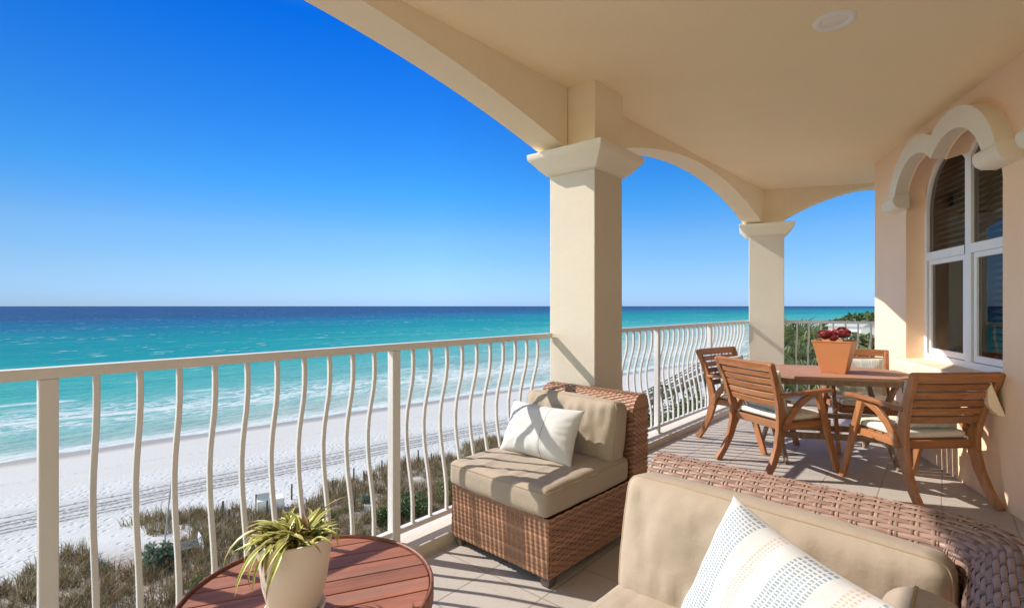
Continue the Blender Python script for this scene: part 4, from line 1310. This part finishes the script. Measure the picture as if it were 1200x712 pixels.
# ------------------------------------------------------------------ dune plants
def leaf_mat(name, cols, rough=.6, trans=.25):
    t = NT(name)
    isl = t.node('ShaderNodeNewGeometry').outputs['Random Per Island']
    n_ = len(cols)
    c = t.ramp(isl, [(i/(n_-1), c_) for i, c_ in enumerate(cols)])
    cl = t.noise(t.obj(), .8, 3)
    c = t.mix(t.m('MULTIPLY', t.ss(cl, .4, .7), .35), c, tuple(x*.55 for x in cols[0]))
    t.fin(c, rough, .3)
    tr = t.node('ShaderNodeBsdfTranslucent'); t.put(tr.inputs[0], c)
    mx = t.node('ShaderNodeMixShader'); mx.inputs[0].default_value = trans
    t.t.links.new(t.b.outputs[0], mx.inputs[1]); t.t.links.new(tr.outputs[0], mx.inputs[2]); t.t.links.new(mx.outputs[0], t.out.inputs[0])
    return t.mat
M['dry'] = leaf_mat('dry_grass_blade', [(.13, .08, .035), (.23, .15, .065), (.33, .235, .12), (.18, .12, .05)])
M['mid'] = leaf_mat('sea_oats_blade', [(.15, .12, .05), (.24, .20, .09), (.32, .27, .14)])
M['shrub'] = leaf_mat('dune_shrub_leaf', [(.04, .07, .025), (.075, .115, .04), (.12, .15, .05)])
M['shrub2'] = leaf_mat('olive_shrub_leaf', [(.075, .09, .03), (.13, .14, .05), (.20, .19, .075)])
M['grey_leaf'] = leaf_mat('grey_green_leaf', [(.08, .12, .08), (.16, .21, .14), (.28, .32, .23)])
M['twig'] = plain('twig_bark', (.13, .10, .075), .9)
M['trunk'] = plain('palm_bark', (.20, .16, .12), .9, .3, 12, .02, 20)
rs = np.random.RandomState(5)
def blades(pts, hmin, hmax, w, lean, nb):
    """flat curved grass blades: 2 quads -> triangles strip as quads"""
    n_ = len(pts)*nb
    base = np.repeat(pts, nb, axis=0) + np.c_[rs.normal(0, .10, n_), rs.normal(0, .10, n_), np.zeros(n_)]
    az = rs.uniform(0, 2*PI, n_); h = rs.uniform(hmin, hmax, n_); l = rs.uniform(.1, lean, n_)*h
    dx, dy = np.cos(az), np.sin(az)
    sx, sy = -dy*w/2*rs.uniform(.6, 1.4, n_), dx*w/2
    b0 = base + np.c_[sx, sy, np.zeros(n_)-.03]; b1_ = base - np.c_[sx, sy, np.zeros(n_)+.03]
    mid = base + np.c_[dx*l*.3, dy*l*.3, h*.6]
    m0 = mid + np.c_[sx*.8, sy*.8, 0*h]; m1 = mid - np.c_[sx*.8, sy*.8, 0*h]
    top = base + np.c_[dx*l, dy*l, h]
    t0 = top + np.c_[sx*.15, sy*.15, 0*h]; t1 = top - np.c_[sx*.15, sy*.15, 0*h]
    V = np.stack([b0, b1_, m1, m0, t1, t0], axis=1).reshape(-1, 3)
    k = np.arange(n_)[:, None]*6
    F = np.concatenate([k + np.array([[0, 1, 2, 3]]), k + np.array([[3, 2, 4, 5]])], axis=0)
    return V, F
pts = []
rg = random.Random(3)
tries = 0
while len(pts) < 17000 and tries < 200000:
    tries += 1
    p, q = rg.uniform(-42, 34), rg.uniform(9, 31.8)
    edge = np.interp(q, [9, 20, 24, 26.5, 28.5, 31.8], [.8, .98, .92, .72, .34, .03])
    edge *= np.interp(p, [-42, -16, -4], [.72, .80, 1])
    d = noise.fractal(Vector((p*.22, q*.22, 1.3)), .9, 2.1, 3)*1.0 + .5
    d += .55*(noise.noise(Vector((p*.085, q*.13, 7.7))))
    if d < 1.0 - edge*1.05: continue
    x, y = PQ(p, q); pts.append((x, y, ground_z(p, q)))
pts = np.array(pts)
sel = rs.rand(len(pts))
V, F = blades(pts[sel < .86], .15, .50, .024, 1.3, 13)
np_mesh('dry_dune_grass', V, F, M['dry'], None, 'stuff')
V, F = blades(pts[sel >= .80], .3, .75, .02, .8, 10)
np_mesh('green_dune_grass', V, F, M['mid'], None, 'stuff')
for nm, lab in (('dry_dune_grass', 'dry brown grass covering the dune behind the beach'), ('green_dune_grass', 'greenish tufts of sea oats scattered over the dune')):
    tag(bpy.data.objects[nm], lab, 'grass')

def leaf_cloud(n_, rad, size, seed, clumps=14, flat=.0, up=.4, elong=1.9):
    r_ = np.random.RandomState(seed)
    cc = r_.normal(0, 1, (clumps, 3)); cc /= np.linalg.norm(cc, axis=1)[:, None]; cc *= r_.uniform(.25, .78, (clumps, 1))
    cr = r_.uniform(.25, .48, clumps)
    k = r_.randint(0, clumps, n_)
    d = r_.normal(0, 1, (n_, 3)); d /= np.linalg.norm(d, axis=1)[:, None]
    P = cc[k] + d*(cr[k]*r_.uniform(.35, 1.05, n_)**.5)[:, None]
    P *= np.array(rad)
    P[:, 2] += rad[2]*.95
    P = P[P[:, 2] > .02]; d = d[:len(P)]; n2 = len(P)
    ax = r_.normal(0, 1, (n2, 3)); ax[:, 2] = ax[:, 2]*.6 + up; ax /= np.linalg.norm(ax, axis=1)[:, None]
    sd_ = np.cross(ax, r_.normal(0, 1, (n2, 3))); sd_ /= np.linalg.norm(sd_, axis=1)[:, None]
    L = size*r_.uniform(.6, 1.3, n2)[:, None]
    V = np.stack([P, P + ax*L*.5 + sd_*L/elong*.5, P + ax*L, P + ax*L*.5 - sd_*L/elong*.5], axis=1).reshape(-1, 3)
    F = np.arange(n2*4).reshape(-1, 4)
    return V, F, cc*np.array(rad) + np.array([0, 0, rad[2]*.95])
def bush(name, label, loc, rad, n_, size, mat, seed, group=None, trunk=.03, cat='shrub', clumps=14):
    t = thing(name, label, cat, loc, 0, group)
    V, F, cc = leaf_cloud(n_, rad, size, seed, clumps)
    np_mesh('foliage' if name != 'tree' else 'crown', V, F, mat, t)
    mb_ = MB(); rg_ = random.Random(seed)
    for c in cc:
        mid = Vector((c[0]*.35 + rg_.uniform(-.1, .1)*rad[0], c[1]*.35, c[2]*.5))
        mb_.tube([(rg_.uniform(-.05, .05)*rad[0], rg_.uniform(-.05, .05)*rad[1], -.3), mid, tuple(c)], [trunk, trunk*.7, trunk*.3], 5)
    mb_.build('stem' if name != 'tree' else 'trunk', M['twig'], t)
    return t
def at(u, v, z):
    Z = (EYE - z)*590/(v-358.5); return Vector(((u-600)/590*Z, Z, z))
def on_ground(u, v):
    z = -9.2
    for _ in range(4):
        P = at(u, v, z); p = P.x*EP.x + P.y*EP.y; q = P.x*EN.x + P.y*EN.y; z = ground_z(p, q)
    return at(u, v, z)
# oleander by the boat
P = on_ground(189, 666)
bush('shrub', 'grey green leafy shrub beside the beached sailing boat', (P.x, P.y, P.z-.05), (.62, .62, .62), 1500, .17, M['grey_leaf'], 31, None, .02)
k = 0
for (u, v, r, lab) in ((488, 606, 1.15, 'green shrub on the dune just beyond the front railing post'), (532, 592, 1.3, 'green shrub on the dune behind the wicker chair corner'), (455, 614, .7, 'small green shrub between the front balusters left of the railing post')):
    P = on_ground(u, v); k += 1
    bush('shrub', lab, (P.x, P.y, P.z-.1), (r, r, r*.72), 2600, .13, M['shrub'] if k != 2 else M['shrub2'], 40+k, None, .025, clumps=20)
for i, (u, v, r, lab) in enumerate(((238, 690, .45, 'low olive shrub in the dry grass at the lower left, nearest the balcony'), (118, 668, .38, 'low grey green shrub in the dry grass between the first balusters'), (283, 648, .42, 'low olive shrub in the dry grass right of the beached boat'), (384, 612, .5, 'low dark shrub in the dry grass behind the spider plant'), (432, 588, .42, 'low olive shrub in the dune grass under the row of posts'), (330, 632, .35, 'small grey green shrub in the dune grass below the white beach box'))):
    P = on_ground(u, v)
    bush('shrub', lab, (P.x, P.y, P.z-.05), (r*1.3, r, r*.6), 900, .11, (M['shrub2'], M['grey_leaf'], M['shrub'])[i % 3], 80+i, None, .015, clumps=9)
# shrubs seen through the middle railing
rg = random.Random(8)
for i, (u, Z, r, h) in enumerate(((744, 31, 2.2, 4.6), (764, 30, 2.0, 4.9), (786, 29, 2.3, 5.2), (812, 28, 2.2, 5.6), (838, 27, 2.4, 6.0), (866, 27, 2.3, 6.2))):
    x = (u-600)/590*Z; q = x*EN.x + Z*EN.y; p = x*EP.x + Z*EP.y
    bush('shrub', 'olive green shrub in the thicket under the walkover stair, seen through the middle railing', (x, Z, ground_z(p, q)-.2), (r, r, h*.52), 5200, .24, M['shrub2'] if i % 2 else M['shrub'], 60+i, 'shrubs under the walkover stair', .05, clumps=22)

# ------------------------------------------------------------------ things on the beach
posts = [((260, 606), 588), ((268, 612), 597), ((300.6, 598), 580), ((313, 608), 587), ((341.7, 585), 568), ((354, 590), 575), ((390.7, 580), 563), ((414.8, 563.5), 549), ((415, 598), 577), ((427, 567), 552), ((447.8, 553), 540), ((475, 547), 533), ((490.4, 545), 528), ((505.6, 541), 532), ((552, 524), 512), ((570, 521), 507)]
rg = random.Random(2)
pm = None
for i, ((u, v), vt) in enumerate(posts):
    P = on_ground(u, v); h = (v - vt)/590*P.y + .05
    t = thing('fence_post', 'thin dark wooden post in the row along the dune edge', 'post', (P.x, P.y, P.z-.1), rg.uniform(0, 3), 'dark posts along the dune edge')
    if pm is None:
        mb = MB(); mb.tube([(0, 0, 0), (.0, .0, .6), (.01, 0, 1.0)], [.05, .046, .042], 8); pm0 = mb.build('stake', M['dark_wood'], t); pm = pm0
    else: pm = link(pm0.copy(), t)
    pm.scale = (1, 1, h + .1); pm.rotation_euler = (rg.uniform(-.05, .05), rg.uniform(-.06, .06), 0)
# white beach box
P = on_ground(317, 599)
bx = thing('beach_box', 'white open topped beach box on the sand near the dune posts', 'box', tuple(P), R(28))
mb = MB(); mb.box(-.62, .62, -.36, .36, .05, .72); mb.build('bin', plain('white_box_paint', (.72, .70, .66), .6), bx, bevel=.03)
mb = MB(); mb.box(-.62, -.05, -.38, -.34, .70, 1.02, Matrix.Translation((0, .3, 0))); mb.build('open_lid', plain('grey_lid_paint', (.42, .42, .42), .6), bx, bevel=.015)
mb = MB(); mb.box(-.66, .66, -.40, .40, 0, .07); mb.build('base_board', M['dark_wood'], bx)
# beached sailing boat: twin hull, cross beams, trampoline, leaning mast
P = on_ground(222, 645)
bo = thing('sailing_boat', 'small white twin hull sailing boat beached by the dune, bare mast up', 'boat', tuple(P), R(36)); BS = .72; bo.scale = (BS, BS, BS)
hullm = plain('white_hull_gelcoat', (.74, .75, .75), .3)
for sx in (-1, 1):
    mb = MB(); n_ = 14; rings = []
    for i in range(n_+1):
        t_ = -1 + 2*i/n_
        w_ = .13*max(.04, (1-abs(t_)**2.6)); y = t_*1.35; k_ = .10*max(0, t_)**2*1.4
        rings.append([(sx*.55-w_, y, .36+k_), (sx*.55-w_*.9, y, .2+k_), (sx*.55, y, .02+k_), (sx*.55+w_*.9, y, .2+k_), (sx*.55+w_, y, .36+k_)])
    vs = sum(rings, []); fs = []
    for i in range(n_):
        for q in range(5): fs.append((5*i+q, 5*i+(q+1) % 5, 5*i+5+(q+1) % 5, 5*i+5+q))
    mb.add(vs, fs); mb.build('hull', hullm, bo, smooth=False, bevel=.01)
alum = plain('grey_mast_alloy', (.30, .33, .34), .4)
for y in (-.55, .5):
    mb = MB(); mb.tube([(-.55, y, .38), (.55, y, .38)], .03, 8); mb.build('cross_beam', alum, bo)
mb = MB(); mb.box(-.45, .45, -.53, .48, .372, .38); mb.build('trampoline', plain('dark_trampoline_mesh', (.05, .07, .09), .8), bo)
top = at(208.5, 498, P.z); Zm = P.y + .6
mt = Vector(((207.5-600)/590*Zm, Zm, EYE - (500-358.5)/590*Zm)); mbm = Vector(((192.5-600)/590*Zm, Zm, EYE - (640-358.5)/590*Zm))
loc = Matrix.Scale(1/BS, 4) @ Matrix.Rotation(-R(36), 4, 'Z')
mb = MB(); mb.tube([loc @ (mbm - P), loc @ (mt - P)], [.045, .035], 8); mb.build('mast', alum, bo)

# ------------------------------------------------------------------ walkover stair beyond the middle railing
A = Vector((14.4, 34.0, -2.75)); Bp = Vector((9.75, 38.8, -6.6))
ws = thing('walkover_stair', 'dark wooden stair with railings leading down to the beach, seen through the middle railing', 'stair', tuple(A), 0)
D = Bp - A; Dh = Vector((D.x, D.y, 0)).normalized(); Sd = Vector((-Dh.y, Dh.x, 0))
for sx in (-1, 1):
    o_ = Sd*sx*.6
    mb = MB(); mb.bar([o_, D+o_], .06, .28); mb.build('stringer', M['dark_wood'], ws)
    mb = MB(); mb.bar([o_+Vector((0,0,1.0)), D+o_+Vector((0,0,1.0)), D + Dh*1.8 + o_ + Vector((0, 0, .95))], .10, .07); mb.bar([o_+Vector((0,0,.55)), D+o_+Vector((0,0,.55)), D + Dh*1.8 + o_ + Vector((0, 0, .5))], .04, .12); mb.build('handrail', M['dark_wood'], ws)
    for i in range(5):
        c = D*(i/4) + o_
        mb = MB(); mb.bar([c + Vector((0,0,-2.6)), c + Vector((0,0,1.02))], .11, .11, side=(1, 0, 0)); mb.build('post', M['dark_wood'], ws)
mb = MB()
for i in range(20):
    c = D*((i+.5)/20)
    mb.bar([c - Sd*.6, c + Sd*.6], .27, .04)
mb.build('tread', M['dark_wood'], ws)
mb = MB(); mb.bar([D - Sd*.0, D + Dh*1.9], 1.2, .1); mb.bar([Vector((0, 0, 0)), -Dh*4.0], 1.2, .1); mb.build('landing', M['dark_wood'], ws)

# ------------------------------------------------------------------ palms, trees and a house beyond the far railing
M['palm'] = leaf_mat('palm_frond', [(.10, .135, .05), (.19, .23, .10), (.30, .32, .17)], .4, .35)
M['palm_dead'] = leaf_mat('dry_palm_frond', [(.20, .15, .09), (.30, .25, .17), (.36, .31, .23)], .8, .2)
def palm(label, x, y, ztop, zb, seed, rad=.95, nf=34):
    t = thing('palm_tree', label, 'palm tree', (x, y, zb), 0, None)
    rg_ = random.Random(seed); H = ztop - zb
    mb_ = MB(); mb_.tube([(0,0,-.4), (.05,.02,H*.4), (-.03,.04,H*.8), (0,0,H)], [.2, .17, .17, .15], 10); mb_.build('trunk', M['trunk'], t)
    live = MB(); dead = MB()
    for k in range(nf):
        az = 2.4*k + rg_.uniform(-.2, .2); el = rg_.uniform(-.55, 1.35); isd = el < -.25
        pl_ = rg_.uniform(.55, .95)*rad
        d = Vector((math.cos(az)*math.cos(el), math.sin(az)*math.cos(el), math.sin(el)))
        hub = Vector((0, 0, H)) + d*pl_ - Vector((0, 0, .15*pl_*pl_))
        m_ = dead if isd else live
        m_.bar([(0, 0, H-.05), hub], .02, .012)
        side = d.cross(Vector((0, 0, 1))).normalized(); upv = side.cross(d)
        nl = 22
        for i in range(nl):
            a = -2.0 + 4.0*i/(nl-1)
            ld = (d*math.cos(a) + side*math.sin(a)).normalized()
            L = rad*.78*(.55 + .45*math.cos(a*.6))*rg_.uniform(.9, 1.05)
            w_ = .020
            sd_ = ld.cross(upv).normalized()
            p1 = hub + ld*L*.55 + upv*.03; p2 = hub + ld*L - Vector((0, 0, L*rg_.uniform(.25, .6)))
            vs = [hub - sd_*w_*.4, hub + sd_*w_*.4, p1 + sd_*w_, p1 - sd_*w_, p2 + sd_*w_*.15, p2 - sd_*w_*.15]
            m_.add(vs, [(0,1,2,3), (3,2,4,5)])
    live.build('crown', M['palm'], t)
    if dead.v: dead.build('dead_fronds', M['palm_dead'], t)
    return t
palm('tall fan palm right behind the far railing, nearest the far column', 7.35, 13.0, -.15, -8.6, 3)
palm('fan palm behind the far railing, half hidden by the terracotta pot', 8.75, 14.6, -.35, -8.6, 9, .95)
palm('lower fan palm crown at the foot of the far railing', 6.95, 12.2, -1.0, -8.6, 14, .9)
# tree line
rg = random.Random(17)
base_t = None
tl = []
def ytop(y, Z): return EYE - (y-358.5)/590*Z
TREES = [(986, 84, 370, 3.6), (1000, 80, 367.5, 4.0), (1014, 78, 365, 4.2), (1030, 76, 362, 4.4), (1048, 74, 360, 4.5), (972, 90, 373, 3.2), (1066, 70, 358, 4.5),
         (962, 46, 391, 2.6), (980, 44, 392, 2.6), (998, 42, 390, 2.8), (1016, 40, 388, 2.9), (1034, 38, 386, 2.8),
         (930, 28, 412, 2.0), (948, 27, 410, 2.0), (968, 26, 408, 2.0), (988, 25, 405, 2.0), (1008, 24, 403, 2.0), (1028, 23, 400, 2.0)]
for i, (u, Z, yt, r) in enumerate(TREES):
    top = ytop(yt, Z)
    x = (u-600)/590*Z; zb = -8.4
    H = top - zb
    t = thing('tree', None, 'tree', (x, Z, zb), rg.uniform(0, 6), 'trees beyond the far railing')
    t['label'] = 'bushy green tree in the far headland wood beyond the far railing' if Z > 50 else ('bushy green tree below the white house, beyond the far railing' if Z > 35 else 'bushy green tree in the near thicket just beyond the far railing')
    V, F, cc = leaf_cloud(6500, (r, r, r*.8), .75 if Z > 50 else .42, 100+i, 36)
    V[:, 2] += H - V[:, 2].max()
    np_mesh('crown', V, F, M['shrub2'] if i % 3 else M['shrub'], t)
    mb = MB(); mb.tube([(0, 0, -.5), (.1, 0, H*.4), (0, .1, H*.75)], [.16, .12, .07], 7)
    for c in cc[:9]:
        c = Vector(c) + Vector((0, 0, H - 2*r*.8)); mb.tube([(.05, 0, H*.45), tuple(c)], [.07, .03], 5)
    mb.build('trunk', M['twig'], t)
# a white house among the trees
Zh = 62.0
hs_ = thing('white_house', 'small white house with grey roof half hidden among the far trees', 'house', ((999-600)/590*Zh, Zh, -8.6), R(-62))
wm = plain('white_house_wall', (.72, .71, .69), .8)
zt = EYE - (382-358.5)/590*Zh + 8.6
mb = MB(); mb.box(-1.9, 1.9, -1.8, 1.8, 0, zt); mb.build('wall', wm, hs_)
mb = MB(); mb.add([(-2.2,-2.1,zt), (2.2,-2.1,zt), (2.2,2.1,zt), (-2.2,2.1,zt), (-2.2,0,zt+.6), (2.2,0,zt+.6)], [(0,1,5,4), (2,3,4,5), (0,4,3), (1,2,5), (3,2,1,0)]); mb.build('roof', plain('grey_shingle', (.38, .37, .36), .8), hs_)
win = plain('dark_window_pane', (.04, .045, .05), .15)
for x in (-1.2, 0, 1.2):
    mb = MB(); mb.box(x-.35, x+.35, -1.83, -1.78, zt-1.9, zt-.6); mb.build('window', win, hs_)
